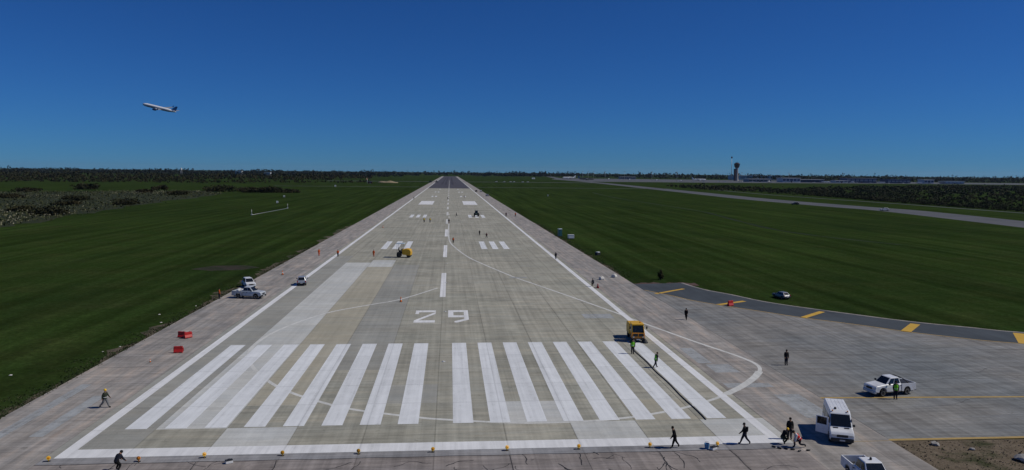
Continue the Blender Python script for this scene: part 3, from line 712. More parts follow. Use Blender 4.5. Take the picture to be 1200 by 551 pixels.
def van(loc, rz, label, sc=.93):
    o = empty('delivery_van', loc, rz, label, 'van', None, sc)
    prof = [(2.66,.40),(2.74,.66),(2.70,.92),(2.52,1.14),(1.86,1.34),(1.06,2.36),(.72,2.56),(-2.6,2.62),(-2.74,2.5),(-2.76,.44)] + arc(-1.62,.45,.40) + arc(1.82,.45,.40)
    extr('body', prof, .99, 'carwhite', o, .15, 1.0, .09)
    W = lambda z: .99 - .09*max(0, z-1.0)
    q = [(W(1.34),1.87,1.36), (-W(1.34),1.87,1.36), (-W(2.36),1.07,2.36), (W(2.36),1.07,2.36)]
    pane('windscreen', q, .06, .94, .06, .93, 'glass', o, .02, .01)
    for s in (-1, 1):
        def sq(y0, y1, z0, z1, nm, mat='glass'):
            a = [(s*W(z0),y0 if s>0 else y1,z0),(s*W(z0),y1 if s>0 else y0,z0),(s*W(z1),y1 if s>0 else y0,z1),(s*W(z1),y0 if s>0 else y1,z1)]
            pane(nm, a, 0, 1, 0, 1, mat, o, .012, .01)
        if s < 0: sq(.55, 1.5, 1.32, 2.0, 'side_window')
        else: sq(.42, 1.60, .62, 2.05, 'door_opening', 'mdark')
        sq(-.9, .25, 1.3, 2.05, 'side_window'); sq(-2.4, -1.1, 1.3, 2.05, 'side_window')
        sq(-2.5, .3, .62, .72, 'rub_strip', 'plastic')
    for k in range(5):
        xr_ = -.62+k*.31; hexa('roof_rib', [(xr_-.05,-2.4,2.58),(xr_+.05,-2.4,2.58),(xr_+.05,.5,2.53),(xr_-.05,.5,2.53),(xr_-.03,-2.4,2.629),(xr_+.03,-2.4,2.629),(xr_+.03,.5,2.577),(xr_-.03,.5,2.577)], 'carwhite', o)
    d = box('open_door', -.03, .03, -1.12, 0, .55, 1.36, 'carwhite', o, .02); d.location = (1.0, 1.62, 0); d.rotation_euler = (0, 0, R(62))
    hexa('door_window_frame', boxv(-.028,.028,-1.10,-.02,1.30,2.08), 'carwhite', d, .015); hexa('door_glass', boxv(-.034,.034,-1.0,-.16,1.36,2.0), 'glass', d)
    for s in (-1, 1):
        box('wiper_vent', s*.46-.2, s*.46+.2, 1.9, 2.02, 1.27, 1.36, 'plastic', o)
        hexa('roof_marker', boxv(s*.62-.05, s*.62+.05, .86, .96, 2.48, 2.6), 'amber', o, .02)
    lathe('roof_vent', [(.11,2.6),(.11,2.7),(.05,2.75)], 'plastic', o, 10, 'z', (.35,.55,0))
    box('underbody', -.78, .78, -2.6, 2.5, .26, .6, 'mdark', o)
    details(o, 2.745, -2.765, .97, .80, 'x', (1.45, 1.35))
    for x in (-.86, .86): wheel(o, x, 1.82, .36, .24); wheel(o, x, -1.62, .36, .24)
    return o
Zp = .013
pickup((44.85,68.75,-.006), R(101), 'carwhite', 'white double-cab pickup parked on the apron with a black roll bar', .92)
pickup((30.45,47.9,Zp), R(176), 'carwhite', 'white pickup cut off by the bottom edge of the picture', .95, cover=False, beacon=True)
pickup((-32.7,127.2,0), R(-104), 'cargrey', 'grey pickup at the left pavement edge carrying white drums', 1.0, cover=False, load=True)
van((33.42,57.65,Zp), R(160), 'white van with its front side door hanging open', .92)
car((-36.0,139.6,0), R(-152), 'carwhite', 'white car parked behind the grey pickup at the grass edge', tall=True, sc=1.0)
car((-26.8,142.2,0), R(8), 'carsilver', 'silver hatchback standing on the left edge line', sc=1.0, tall=True)
car((59.4,124.6,-.05), R(12), 'carsteel', 'silver car standing alone on the right-hand grass', sc=.82)
# far cars: a few pixels each
for x, y, rz, col, lab in ((251.8,520,80,'bred2','dark vehicle on the parallel taxiway, left of the white car'),(269.9,438,85,'carwhite','white car on the parallel taxiway at right'),
                      (29.8,811.5,5,'mdark','dark vehicle on the far right shoulder beside a white car'),(35,813,0,'carwhite','white car on the far right shoulder of the runway'),
                      (34.6,665,10,'carsilver','pale car at the right shoulder edge, nearer than the dark one')):
    car((x, y, 0 if x < 100 else -.03), R(rz), col if col in M else 'mdark', lab, 'distant_car', 1.25)

# yellow sweeper truck, roller with canopy, dark tractor
def sweeper(loc, rz, label):
    o = empty('sweeper_truck', loc, rz, label, 'work truck', None, 1.0)
    box('chassis', -.72, .72, -2.6, 1.45, .36, .62, 'mdark', o, .03)
    box('front_body', -.86, .86, .75, 1.55, .52, 1.22, 'morange', o, .08)
    cab, p = frus('cab', (-.84,.84,-.35,1.5), (-.74,.74,-.2,1.15), 1.2, 2.18, 'myellow', o, .06)
    pane('windscreen', (p[2],p[3],p[7],p[6]), .06, .94, .06, .9, 'glass', o, .015)
    pane('side_window', (p[3],p[0],p[4],p[7]), .1, .9, .12, .88, 'glass', o); pane('side_window', (p[1],p[2],p[6],p[5]), .1, .9, .12, .88, 'glass', o)
    box('cab_roof', -.80, .80, -.3, 1.22, 2.18, 2.30, 'myellow', o, .05)
    lathe('beacon', [(.09,2.3),(.09,2.42),(.05,2.47)], 'amber', o, 10, 'z', (-.45,.2,0))
    for s in (-.36, .36): box('front_panel', s-.3, s+.3, 1.545, 1.575, .78, 1.14, 'mdark', o, .01)
    box('lower_panel', -.8, .8, 1.545, 1.57, .54, .72, 'morange', o, .01)
    extr('hopper', [(-2.6,.62),(-2.75,1.5),(-2.5,2.02),(-.5,2.05),(-.42,.62)], .85, 'myellow', o, .08)
    box('hopper_door', -.7, .7, -2.82, -2.7, .8, 1.6, 'mdark', o, .02)
    for s in (-1, 1):
        tube('mirror_arm', [(s*.8,1.25,2.0),(s*1.05,1.5,1.95)], .025, 'mdark', o); box('wing_mirror', s*1.07-.09, s*1.07+.09, 1.46, 1.54, 1.72, 2.08, 'mdark', o, .03)
        box('headlight', s*.62-.11, s*.62+.11, 1.5, 1.6, .62, .76, 'chrome', o, .02)
        lathe('brush', [(.1,.55),(.42,.12),(.45,.02)], 'mdark', o, 14, 'z', (s*.78, 1.75, 0))
    box('front_bumper', -.84, .84, 1.5, 1.68, .30, .48, 'plastic', o, .04); box('number_plate', -.24, .24, 1.67, 1.69, .34, .46, 'plate', o)
    for x in (-.72, .72): wheel(o, x, .95, .40, .26); wheel(o, x, -1.75, .40, .28)
sweeper((25.4,93.3,Zp+.004), R(176), 'yellow sweeper truck standing on the last stripe by the edge line')
def roller(loc, rz, label, bodyc, sc=1.0):
    o = empty('road_roller', loc, rz, label, 'roller', None, sc)
    o.scale = (sc, sc*.82, sc*1.15)
    extr('engine_body', [(-.2,.55),(-.2,1.45),(.9,1.6),(1.7,1.5),(2.0,1.15),(1.95,.42),(1.75,.40)], .78, bodyc, o, .14)
    box('platform', -.8, .8, -1.5, -.15, .75, .92, 'mdark', o, .04); box('console', -.5, .5, -.5, -.2, .92, 1.5, 'mdark', o, .05)
    box('seat', -.28, .28, -1.2, -.72, .92, 1.25, 'mdark', o, .06); box('seat_back', -.28, .28, -1.3, -1.18, 1.2, 1.75, 'mdark', o, .05)
    for x in (-.72, .72):
        for y in (-1.45, -.2): tube('canopy_post', [(x, y, .9), (x, y, 2.42)], .035, 'mdark', o)
    box('canopy', -.9, .9, -1.7, .25, 2.40, 2.5, 'canopy', o, .04)
    lathe('drum', [(.46,-.70),(.50,-.66),(.50,.66),(.46,.70)], 'mdark', o, 24, 'x', (0, 1.35, .50))
    lathe('rear_drum', [(.46,-.70),(.50,-.66),(.50,.66),(.46,.70)], 'mdark', o, 24, 'x', (0, -1.1, .50))
    for s in (-1, 1): hexa('headlight', boxv(s*.5-.1, s*.5+.1, 1.88, 1.98, 1.1, 1.25), 'chrome', o, .02)
    tube('steering_wheel', [(.0,-.62,1.38),(.0,-.52,1.5)], .03, 'mdark', o)
roller((-10.4,186.9,0), R(-100), 'yellow road roller under a pale canopy on the left half of the runway', 'myellow', 1.25)
def tractor(loc, rz, label, sc=1.0):
    o = empty('tractor', loc, rz, label, 'tractor', None, sc)
    extr('bonnet', [(.2,.8),(.2,1.5),(1.5,1.42),(1.75,1.25),(1.75,.7)], .36, 'mgreen', o, .08)
    cab, p = frus('cab', (-.7,.7,-1.1,.25), (-.62,.62,-1.05,.15), .95, 2.45, 'mdark', o, .05)
    for q in ((p[2],p[3],p[7],p[6]),(p[0],p[1],p[5],p[4]),(p[3],p[0],p[4],p[7]),(p[1],p[2],p[6],p[5])): pane('cab_glass', q, .08, .92, .3, .92, 'glass', o)
    box('cab_roof', -.74, .74, -1.2, .32, 2.45, 2.6, 'mgreen', o, .05)
    for s in (-1, 1):
        box('mudguard', s*.9-.22, s*.9+.22, -1.35, .05, 1.42, 1.5, 'mgreen', o, .03)
        wheel(o, s*.92, -.65, .78, .42); wheel(o, s*.72, 1.25, .46, .28)
    tube('exhaust', [(.25,1.0,1.4),(.25,1.0,2.3)], .04, 'mdark', o)
    box('rear_box', -1.2, 1.2, -2.1, -1.45, .4, 1.1, 'mdark', o, .05)
tractor((14.0,360,.02), R(172), 'dark tractor on the right-hand touchdown bars', 1.1)
# far machinery at the end of the working area
for x, y, s, lab in ((-37.3,1466,2.4,'dark machine at the left edge of the far dark runway, left one of two'),(-25.6,1473,2.2,'dark machine at the left edge of the far dark runway, right one of two')):
    tractor((x, y, .02), R(90), lab, s*.7)

# ------------------------------------------------------------------ people
PEN = []
def person(x, y, rz, top, legs, label, pose='stand', hat=None, vest=None, pack=False, arms=None, z=Zp, sc=1.0, near=True, grp=None, sleeve=None):
    P, E, r, seg = [], [], [], []
    def J(p, rad):
        P.append(Vector(p)); g_ = 1.0 if len(P) in (4, 5, 6, 7) else 1.22 if len(P) < 4 else 1.42; r.append((rad[0]*g_, rad[1]*g_)); return len(P)-1
    hip, lean, th, kn, sw = .94, 0.0, [0,0], [0,0], .0
    if pose == 'walk': th, kn, lean, sw = [24,-20], [6,26], .05, 24
    if pose == 'stoop': th, kn, lean, sw = [20,-16], [8,22], .26, 14
    if pose == 'crouch': hip, lean, th, kn = .40, .62, [88,70], [128,118]
    if pose == 'bend': hip, lean, th, kn = .60, .72, [66,48], [104,84]
    if pose == 'kneel': hip, lean, th, kn = .46, .70, [75,-4], [80,88]
    if pose == 'sit': hip, lean, th, kn = .20, .42, [74,66], [84,72]
    c, s = math.cos(lean), math.sin(lean)
    def T(px, py, pz):   # trunk point at height pz above the hip, leaned forward
        return (px, py*c + pz*s, hip + pz*c - py*s)
    pel = J(T(0,0,0), (.150,.115)); sp = J(T(0,.0,.18), (.140,.105)); ch = J(T(0,.01,.38), (.170,.120)); nk = J(T(0,-.005,.555), (.062,.062))
    hb = J(T(0,.015,.63), (.078,.085)); hc = J(T(0,.025,.71), (.082,.100)); ht = J(T(0,.015,.79), (.060,.072))
    E += [(pel,sp),(sp,ch),(ch,nk),(nk,hb),(hb,hc),(hc,ht)]; seg += ['leg' if 0 else 'top','top','top','skin','skin','skin']
    hands = []
    for i, sd_ in enumerate((-1, 1)):
        sw_ = R(sw)*(1 if i == 0 else -1)
        ua, fa = (sw_, sw_+.35) if arms is None else arms[i]
        sh = J(T(sd_*.185,0,.475), (.078,.072))
        sx, sy, sz = P[sh]
        el = J((sx+sd_*.055, sy+.28*math.sin(ua), sz-.28*math.cos(ua)), (.054,.052))
        ex, ey, ez = P[el]
        wr = J((ex-sd_*.01, ey+.25*math.sin(fa), ez-.25*math.cos(fa)), (.036,.036))
        wx, wy, wz = P[wr]; hd = J((wx, wy+.085*math.sin(fa), wz-.085*math.cos(fa)), (.030,.042))
        E += [(ch,sh),(sh,el),(el,wr),(wr,hd)]; seg += ['top','top',sleeve or 'top','skin']; hands.append((P[hd].copy(), fa, sd_))
        a = R(th[i]); k = a - R(kn[i]); hx = J((sd_*.095, P[pel].y, P[pel].z-.04), (.098,.100))
        px_, py_, pz_ = P[hx]
        k1 = J((px_+sd_*.012, py_+.42*math.sin(a), pz_-.42*math.cos(a)), (.066,.070))
        x1, y1, z1 = P[k1]; an = J((x1, y1+.41*math.sin(k), z1-.41*math.cos(k)), (.045,.048))
        x2, y2, z2 = P[an]; fl = max(0.0, min(1, -k/1.3)) if k < -.5 else 0
        to = J((x2+sd_*.02, y2+.17*(1-fl), z2-.045-.13*fl), (.042,.036))
        E += [(pel,hx),(hx,k1),(k1,an),(an,to)]; seg += ['leg','leg','leg','boot']
    lo = min(P[i].z-r[i][1] for i in range(len(P)))
    for p in P: p.z -= lo
    me = bpy.data.meshes.new('skel'); me.from_pydata([tuple(p) for p in P], E, []); me.update()
    so_ = bpy.data.objects.new('skel', me); C.objects.link(so_)
    so_.modifiers.new('skin', 'SKIN')
    for i, sv in enumerate(me.skin_vertices[0].data): sv.radius = r[i]; sv.use_root = (i == 0)
    sb = so_.modifiers.new('sub', 'SUBSURF'); sb.levels = 1; sb.render_levels = 1
    PEN.append(dict(o=so_, P=P, E=E, seg=seg, hands=[(h-Vector((0,0,lo)), a, s_) for h, a, s_ in hands], head=P[hc].copy(), lean=lean, x=x, y=y, z=z, rz=rz,
                    top=top, leg=legs, label=label, hat=hat, vest=vest, pack=pack, sc=sc, near=near, grp=grp, chest=(P[ch].copy(), P[pel].copy())))
def finish_people():
    dg = bpy.context.evaluated_depsgraph_get()
    for d in PEN:
        me = bpy.data.meshes.new_from_object(d['o'].evaluated_get(dg)); me.name = 'person'
        bpy.data.objects.remove(d['o'])
        mats = [d['top'], d['leg'], 'skin', 'boot', 'hair']; me.materials.clear()
        for m_ in mats: me.materials.append(M[m_])
        ix = {'top': 0, 'leg': 1, 'skin': 2, 'boot': 3}
        P, E = d['P'], d['E']
        A = np.array([P[a] for a, b in E]); B = np.array([P[b] for a, b in E]); D = B-A; L2 = (D*D).sum(1)
        for pl in me.polygons:
            c = np.array(pl.center); t = np.clip(((c-A)*D).sum(1)/L2, 0, 1); q = A+D*t[:,None]
            s_ = d['seg'][int(np.argmin(((c-q)**2).sum(1)))]; pl.material_index = ix.get(s_, 0)
        bm = bmesh.new(); bm.from_mesh(me); h = d['head']
        hm = Matrix.Translation(h) @ Matrix.Rotation(-d['lean'], 4, 'X')
        def blob(p, sx, sy, sz, mi):
            g = bmesh.ops.create_icosphere(bm, subdivisions=1, radius=1, matrix=hm @ Matrix.Translation(p) @ Matrix.Diagonal((sx, sy, sz, 1)))
            for f in {f for v in g['verts'] for f in v.link_faces}: f.material_index = mi; f.smooth = True
        for f in bm.faces: f.smooth = True
        if d['near']:
            blob((0,.108,-.015), .014, .024, .022, 2); blob((0,.09,-.058), .024, .012, .008, 2)
            for s_ in (-1, 1): blob((s_*.034,.094,.012), .013, .010, .009, 4); blob((s_*.086,.0,-.01), .012, .024, .032, 2)
            for hp, fa, s_ in d['hands']:
                dr = Vector((0, math.sin(fa+.25), -math.cos(fa+.25))); sdv = Vector((0, math.cos(fa), math.sin(fa)))
                for k_, (of, ln) in enumerate(((-.030,.062),(-.010,.076),(.010,.080),(.030,.072),(.046,.045))):
                    b0 = hp + sdv*of - dr*(.02 if k_ < 4 else .055); dv = dr if k_ < 4 else (dr*.7+sdv*.6).normalized()
                    mid = b0+dv*ln*.55; tip = mid+(dv+Vector((-s_*.5, .2, 0))).normalized()*ln*.5
                    ax = Vector((1,0,0)); ay = dv.cross(ax).normalized(); rings = []
                    for pt, rr in ((b0,.010),(mid,.009),(tip,.006)):
                        rings.append([bm.verts.new(pt+ax*rr*math.cos(q*math.pi/2)+ay*rr*math.sin(q*math.pi/2)) for q in range(4)])
                    for a_, b_ in zip(rings[:-1], rings[1:]):
                        for q in range(4):
                            f = bm.faces.new((a_[q], a_[(q+1)%4], b_[(q+1)%4], b_[q])); f.material_index = 2
                    bm.faces.new(rings[-1]).material_index = 2
        bm.to_mesh(me); bm.free()
        o = bpy.data.objects.new('person', me); C.objects.link(o)
        o.location = (d['x'], d['y'], d['z']); o.rotation_euler = (0, 0, R(d['rz'])); o.scale = (d['sc'],)*3
        tag(o, d['label'], 'person', d['grp'])
        # hair or helmet
        nm, mt, rr = ('helmet', d['hat'], 1.16) if d['hat'] else ('hair', 'hair', 1.08)
        pr = [(.112*rr,-.02),(.110*rr,.03),(.085*rr,.085),(.045*rr,.112),(.008,.120)]
        if d['hat']: pr = [(.15,-.02),(.148,-.005),(.125,.0)] + pr[1:]
        g = lathe(nm, [(a*.92, b+.02) for a, b in pr], mt, o, 12); g.matrix_local = hm @ Matrix.Translation((0, -.012, .015))
        if d['vest']:
            ct, pe = d['chest']; ax = (ct-pe); q = ax.to_track_quat('Z', 'Y').to_matrix().to_4x4(); L = ax.length
            v, f = [], []
            ring = [(.205,.165,-.05),(.196,.160,.18*L/.38),(.228,.176,L),(.170,.130,L+.13)]
            for a_, b_, z_ in ring:
                for k_ in range(14):
                    t = 2*math.pi*k_/14; v.append((a_*math.cos(t), b_*math.sin(t), z_))
            for j in range(3):
                for k_ in range(14): f.append((j*14+k_, j*14+(k_+1)%14, (j+1)*14+(k_+1)%14, (j+1)*14+k_))
            vo = pyd('vest', v, f, d['vest'], o, True); vo.matrix_local = Matrix.Translation(pe) @ q
            v2 = [(a_*1.012, b_*1.012, z_) for a_, b_, z_ in [( .200*math.cos(2*math.pi*k_/14), .164*math.sin(2*math.pi*k_/14), z_) for z_ in (.08,.13) for k_ in range(14)]]
            pyd('reflective_band', [(a*1.03, b*1.03, z) for a, b, z in v2], [(k_, (k_+1)%14, (k_+1)%14+14, k_+14) for k_ in range(14)], 'reflect', vo)
        if d['pack']:
            ct, pe = d['chest']; b = box('backpack', -.15, .15, -.30, -.12, -.22, .16, 'blackcloth', o, .05); b.location = ct
N_ = 'workers on foot near the camera'
person(-29.9,68.3,-100,'olive','greycloth','worker in a yellow helmet walking alone on the left shoulder','walk','helmet','olive', sleeve='yellowcloth')
person(-22.5,53.3,-25,'navy','blackcloth','dark-clothed person bending down at bottom left beside an orange light','bend', hat='blackcloth', sleeve='maroon', arms=((.5,.9),(.4,.8)))
person(-37.3,126.3,-60,'orangecloth','navy','worker in orange standing behind the tail of the grey pickup','stand', z=0)
person(18.95,55.65,85,'blackcloth','blackcloth','person in black walking bent forward along the white threshold bar','stoop')
person(24.8,56.1,60,'blackcloth','navy','person in black with a backpack walking near the bar\'s right end','walk', pack=True)
person(29.0,57.0,170,'blackcloth','navy','person in black standing over two crouching workers beside the van','stand')
person(27.85,55.85,-80,'blackcloth','olive','crouching worker in black and yellow at the standing person\'s feet','crouch','helmet', sleeve='yellowcloth')
person(28.95,55.15,70,'whitecloth','navy','kneeling worker in a red vest beside the van\'s shadow','kneel', vest='redcloth', hat='blackcloth')
person(36.2,106.0,150,'blackcloth','blackcloth','person in dark clothes walking on the far part of the right shoulder','walk', z=0)
person(39.4,79.9,185,'blackcloth','navy','person in dark clothes standing alone on the open grey apron','stand', z=-.005)
person(44.35,66.95,165,'navy','navy','person in a green high-visibility vest beside the white apron pickup','stand', vest='hivis', z=-.005)
person(23.1,85.9,170,'olive','navy','worker in a green vest right in front of the yellow sweeper','stand', vest='hivis')
person(24.1,79.5,-70,'navy','navy','worker in a green vest standing on the black strip, farther from the sweeper','stoop', vest='hivis', sleeve='hivis')
person(28.5,138.2,20,'navy','blackcloth','dark-clothed person sitting on the right edge line by a red box','sit', z=.02)
for x, y, rz, c_, l_, lab in ((-31.9,190.1,30,'orangecloth','orangecloth','worker in orange on the left shoulder, left of three in a row'),
        (-26.9,188.2,10,'orangecloth','navy','worker in orange standing on the left edge line, middle of three'),
        (-18.0,188.2,-10,'orangecloth','orangecloth','worker in orange left of the road roller, right of three in a row'),
        (2.2,224.5,180,'orangecloth','navy','worker in orange just right of the centreline dashes'),
        (.75,310,0,'blackcloth','maroon','dark figure on the centreline beyond the orange worker'),
        (4.4,358,90,'navy','navy','dark figure right of the centreline left of the tractor'),
        (13.2,242,20,'maroon','navy','dark figure above the right touchdown bars, nearer of two'),
        (11.3,252,20,'blackcloth','navy','dark figure above the right touchdown bars, farther of two'),
        (28.5,359.5,0,'maroon','navy','dark figure on the right edge line level with the tractor'),
        (33.1,360,0,'orangecloth','navy','figure on the right shoulder level with the tractor'),
        (-9.7,315,0,'yellowcloth','navy','figure in yellow left of the centreline, left of a pair'),
        (-7.2,315,0,'yellowcloth','greycloth','figure in yellow left of the centreline, right of a pair'),
        (27.6,182.5,0,'navy','navy','dark figure on the right edge line across from the portable toilet'),
        (-.4,577,0,'blackcloth','navy','tiny dark figure on the centreline beyond the aiming blocks'),
        (13,617,0,'blackcloth','maroon','tiny dark figure behind the right aiming block'),
        (-26.4,573,0,'blackcloth','navy','tiny dark figure on the left edge line beyond the left aiming block')):
    person(x, y, rz, c_, l_, lab, 'stand' if rng.random() < .6 else 'walk', near=False, z=.018, sc=1.0 if y < 300 else 1.15)
finish_people()

# ------------------------------------------------------------------ small things on the pavement
def light(x, y, label, col='lampyellow', rz=0, tilt=0):
    o = empty('threshold_light', (x, y, -.002 if y < Y0 else .018), rz, label, 'runway light', 'lights along the threshold bar', .8)
    lathe('base', [(.17,0),(.17,.03),(.10,.05)], 'mdark', o, 14)
    lathe('stem', [(.05,.05),(.05,.20)], col, o, 8)
    h = lathe('lamp_housing', [(.06,-.10),(.15,-.08),(.185,.02),(.185,.07),(.15,.08)], col, o, 16, 'y', (0,0,0)); h.location = (0, 0, .33); h.rotation_euler = (R(18+tilt), 0, 0)
    lathe('lens', [(.10,.0),(.085,.03),(.04,.045),(.01,.05)], 'amber', h, 14, 'y', (0,.075,0))
    lathe('rear_cap', [(.02,-.16),(.055,-.15),(.065,-.09)], 'mdark', h, 10, 'y')
    tube('cable', [(.1,0,.03),(.3,-.1,.02),(.5,-.05,.02)], .018, 'black', o, 5)
labs = ['leftmost yellow light, left of the threshold bar corner', 'second yellow light from the left along the threshold bar', 'third yellow light from the left along the threshold bar',
        'fourth yellow light from the left along the threshold bar', 'yellow light below the bar, left of the runway centre', 'yellow light below the bar, right of the runway centre',
        'third yellow light from the right along the threshold bar', 'yellow light at the shadow tip of the stooping walker', 'rightmost yellow light beside the blue bucket']
for i, (x, y) in enumerate([(-28.35,55.75),(-17.2,55.8),(-11.45,55.85),(-5.75,55.85),(-.1,55.9),(5.65,55.9),(11.3,55.85),(17.0,55.85),(22.45,55.75)]):
    light(x, y, labs[i], rz=R(180+rng.uniform(-35, 35)), tilt=rng.uniform(-15, 20))
light(-21.75,55.3, 'orange light in front of the bending person at bottom left', 'amber', R(165))
o = empty('bucket', (21.45,55.35,.0), 0, 'blue bucket on the dark strip beside the rightmost yellow light', 'bucket')
lathe('shell', [(.15,0),(.21,.42),(.19,.42),(.14,.03)], 'blueplastic', o, 16); tube('handle', [(-.2,0,.4),(-.12,.05,.55),(.12,.05,.55),(.2,0,.4)], .012, 'steel', o)
for x, y, lab in ((21.9,55.1,'white tool case on the ground right of the blue bucket'),(-15.05,54.6,'white and dark bag lying on cracked pavement below the bar')):
    o = empty('tool_case', (x, y, .012), .5, lab, 'case'); box('case_body', -.26, .26, -.16, .16, 0, .2, 'whiteplastic', o, .03); box('case_lid', -.265, .265, -.165, .165, .2, .26, 'plastic', o, .02)
    tube('handle', [(-.1,0,.26),(-.08,0,.33),(.08,0,.33),(.1,0,.26)], .015, 'plastic', o)
for i, (x, y) in enumerate([(27.2,54.95),(27.7,54.85),(28.15,54.65),(28.55,54.3),(29.3,54.4),(26.9,55.3)]):
    o = lathe('tool', [(.05,-.16),(.07,-.12),(.07,.1),(.03,.18)], 'mdark', None, 8, 'x'); o.location = (x, y, .075); o.rotation_euler = (0, 0, rng.uniform(0, 3))
    tag(o, 'small dark tool on the ground beside the crouching workers', 'tool', 'tools by the crouching workers')
def barrier(x, y, rz, label, z=Zp, sc=1.0, grp='red plastic barriers'):
    o = empty('plastic_barrier', (x, y, z), R(rz), label, 'barrier', grp, sc)
    b = extr('barrier_body', [(-.24,0),(-.24,.14),(-.10,.42),(-.09,.78),(.09,.78),(.10,.42),(.24,.14),(.24,0)], .5, 'redplastic', o, .03)
    for s in (-1, 1):
        box('end_lug', s*.5-.04, s*.5+.06*s+.04, -.05, .05, .2, .6, 'redplastic', o, .02); box('foot_slot', s*.25-.12, s*.25+.12, -.245, .245, -.0, .09, 'mdark', o)
    lathe('fill_cap', [(.06,.78),(.06,.81)], 'mdark', o, 10, 'z', (.25,0,0)); return o
barrier(-30.75,88.9,6,'red plastic barrier standing square on the left shoulder, nearer one')
barrier(-33.2,97.1,-14,'red plastic barrier on the left shoulder, farther pair, left piece')
barrier(-32.35,96.8,50,'red plastic barrier on the left shoulder, farther pair, turned right piece')
barrier(47.3,117.2,30,'red plastic barrier on the asphalt beside a yellow shoulder bar', -.008, 1.15)
barrier(29.05,136.6,80,'red plastic barrier on the right edge line beside the sitting person', .02, .95)
def cone(x, y, label, z=.015, sc=1.0):
    o = empty('traffic_cone', (x, y, z), 0, label, 'traffic cone', 'traffic cones', sc)
    box('base', -.2, .2, -.2, .2, 0, .04, 'black', o, .02); lathe('cone_body', [(.15,.04),(.035,.72),(.0301,.74)], 'orangeplastic', o, 14); lathe('stripe', [(.112,.30),(.087,.44)], 'whiteplastic', o, 14)
for x, y, l_ in ((-33.4,155.7,'orange cone alone on the left shoulder beyond the cars'),(-6.9,122.5,'cone on the thin curved line left of the numerals'),(-24.3,285,'dark cone on the left half beyond the first touchdown bars'),(-32.3,84.6,'small cone on the left shoulder near the red barrier')):
    cone(x, y, l_, sc=1.2 if y > 100 else .5)
# long black strip beside the last stripe
hose = tube('rubber_hose', [(23.72+.05*math.sin(i*.35), 62.0+i*.5, .065) for i in range(52)], .045, 'black', None, 8); tag(hose, 'long black hose lying along the last threshold stripe', 'hose')
# flush centreline lights
for i in range(9):
    o = empty('flush_light', (.5, 83.3+30.4*i, .018), 0, 'small round light set in the pavement along the centreline', 'runway light', 'flush centreline lights')
    lathe('rim', [(.24,0),(.22,.02),(.15,.03)], 'steel', o, 14); lathe('lens', [(.13,.03),(.11,.06),(.03,.065)], 'whiteplastic', o, 12)
# sacks and blocks at the right shoulder
for x, y, lab, a in ((31.95,147.2,'white sack leaning on the right shoulder, left of two',.3),(35.3,150.5,'white block at the right shoulder edge, right of two',.8)):
    o = empty('sack', (x, y, .0), a, lab, 'sack'); extr('sack_body', [(-.5,0),(-.55,.3),(-.35,.62),(.3,.68),(.5,.35),(.48,0)], .42, 'sack', o, .12); box('sack_neck', -.12, .12, -.12, .12, .6, .8, 'sack', o, .05)
def toilet(x, y, label, c_, h, grp=None):
    o = empty('portable_toilet', (x, y, -.05), .2, label, 'portable toilet', grp)
    box('cabin', -.6, .6, -.6, .6, .12, h, c_, o, .04); box('base_skid', -.65, .65, -.65, .65, 0, .12, 'mdark', o)
    extr('roof', [(-.66,h),(-.5,h+.16),(.5,h+.16),(.66,h)], .66, 'canopy', o, .03); box('door', -.4, .4, -.625, -.6, .2, h-.2, 'teal', o, .01); box('vent', -.25, .25, -.635, -.625, h-.5, h-.35, 'plastic', o)
toilet(38.6,249.5,'teal portable toilet at the right edge of the pavement','teal',2.5)
o = empty('equipment_box', (40.8,239.7,-.05), .1, 'white equipment box on the grass right of the portable toilet', 'box')
box('housing', -.95, .95, -.6, .6, .25, 1.35, 'whiteplastic', o, .05); box('lid', -1.0, 1.0, -.65, .65, 1.35, 1.45, 'whiteplastic', o, .03); box('legs_frame', -.8, .8, -.5, .5, 0, .25, 'mdark', o)
o = empty('equipment_box', (40.2,192.3,-.05), .6, 'dark box with a white lid on rough grass right of the runway', 'box')
box('housing', -.6, .6, -.45, .45, 0, .7, 'mdark', o, .05); box('lid', -.3, .5, -.4, .4, .7, .9, 'whiteplastic', o, .05)
# dark shrub and post behind the red earth
shrub(44.2,147.2,.75,.6,2.2,420,.22,'small dark shrub at the grass corner behind the red earth','bush',None)
# mast line in the left grass
o = empty('antenna_frame', (-92,357.6,-.05), 0, 'thin white rail between two posts on the left grass', 'antenna')
for x, y in ((0,0),(2.8,64.6)):
    tube('post', [(x,y,0),(x,y,3.0)], .11, 'steel', o, 6); box('post_box', x-.35, x+.35, y-.2, y+.2, .5, .9, 'whiteplastic', o, .05)
tube('rail', [(-.1,0,.45),(1.4,32,.45),(2.9,64.6,.45)], .10, 'steel', o, 6)
for x, y, lab in ((-112,498,'white equipment cabinet on the left grass behind the rail'),(-132,610,'white cabinet with a mast at the right tip of the meadow'),(-151.8,1009,'white cabinet far out on the left grass'),
                  (90.9,676,'slim pale cabinet on the right grass far beyond the toilet'),(272,2405,'white hut in front of the far trees right of the runway end')):
    k = .6 if y < 900 else 2.0 if y > 2000 else 1.0
    o = empty('equipment_cabinet', (x, y, -.05), .2, lab, 'cabinet', None, k)
    w2 = 1.0 if x < 0 else .5 if y < 900 else 2.5
    box('housing', -w2, w2, -.8, .8, .2, 2.0, 'whiteplastic', o, .05); extr('roof', [(-.9,2.0),(0,2.3),(.9,2.0)], w2+.1, 'canopy', o, .02); box('plinth', -w2*.9, w2*.9, -.7, .7, 0, .2, 'bgrey', o); box('door', -.3, .3, -.83, -.8, .3, 1.8, 'bgrey', o)
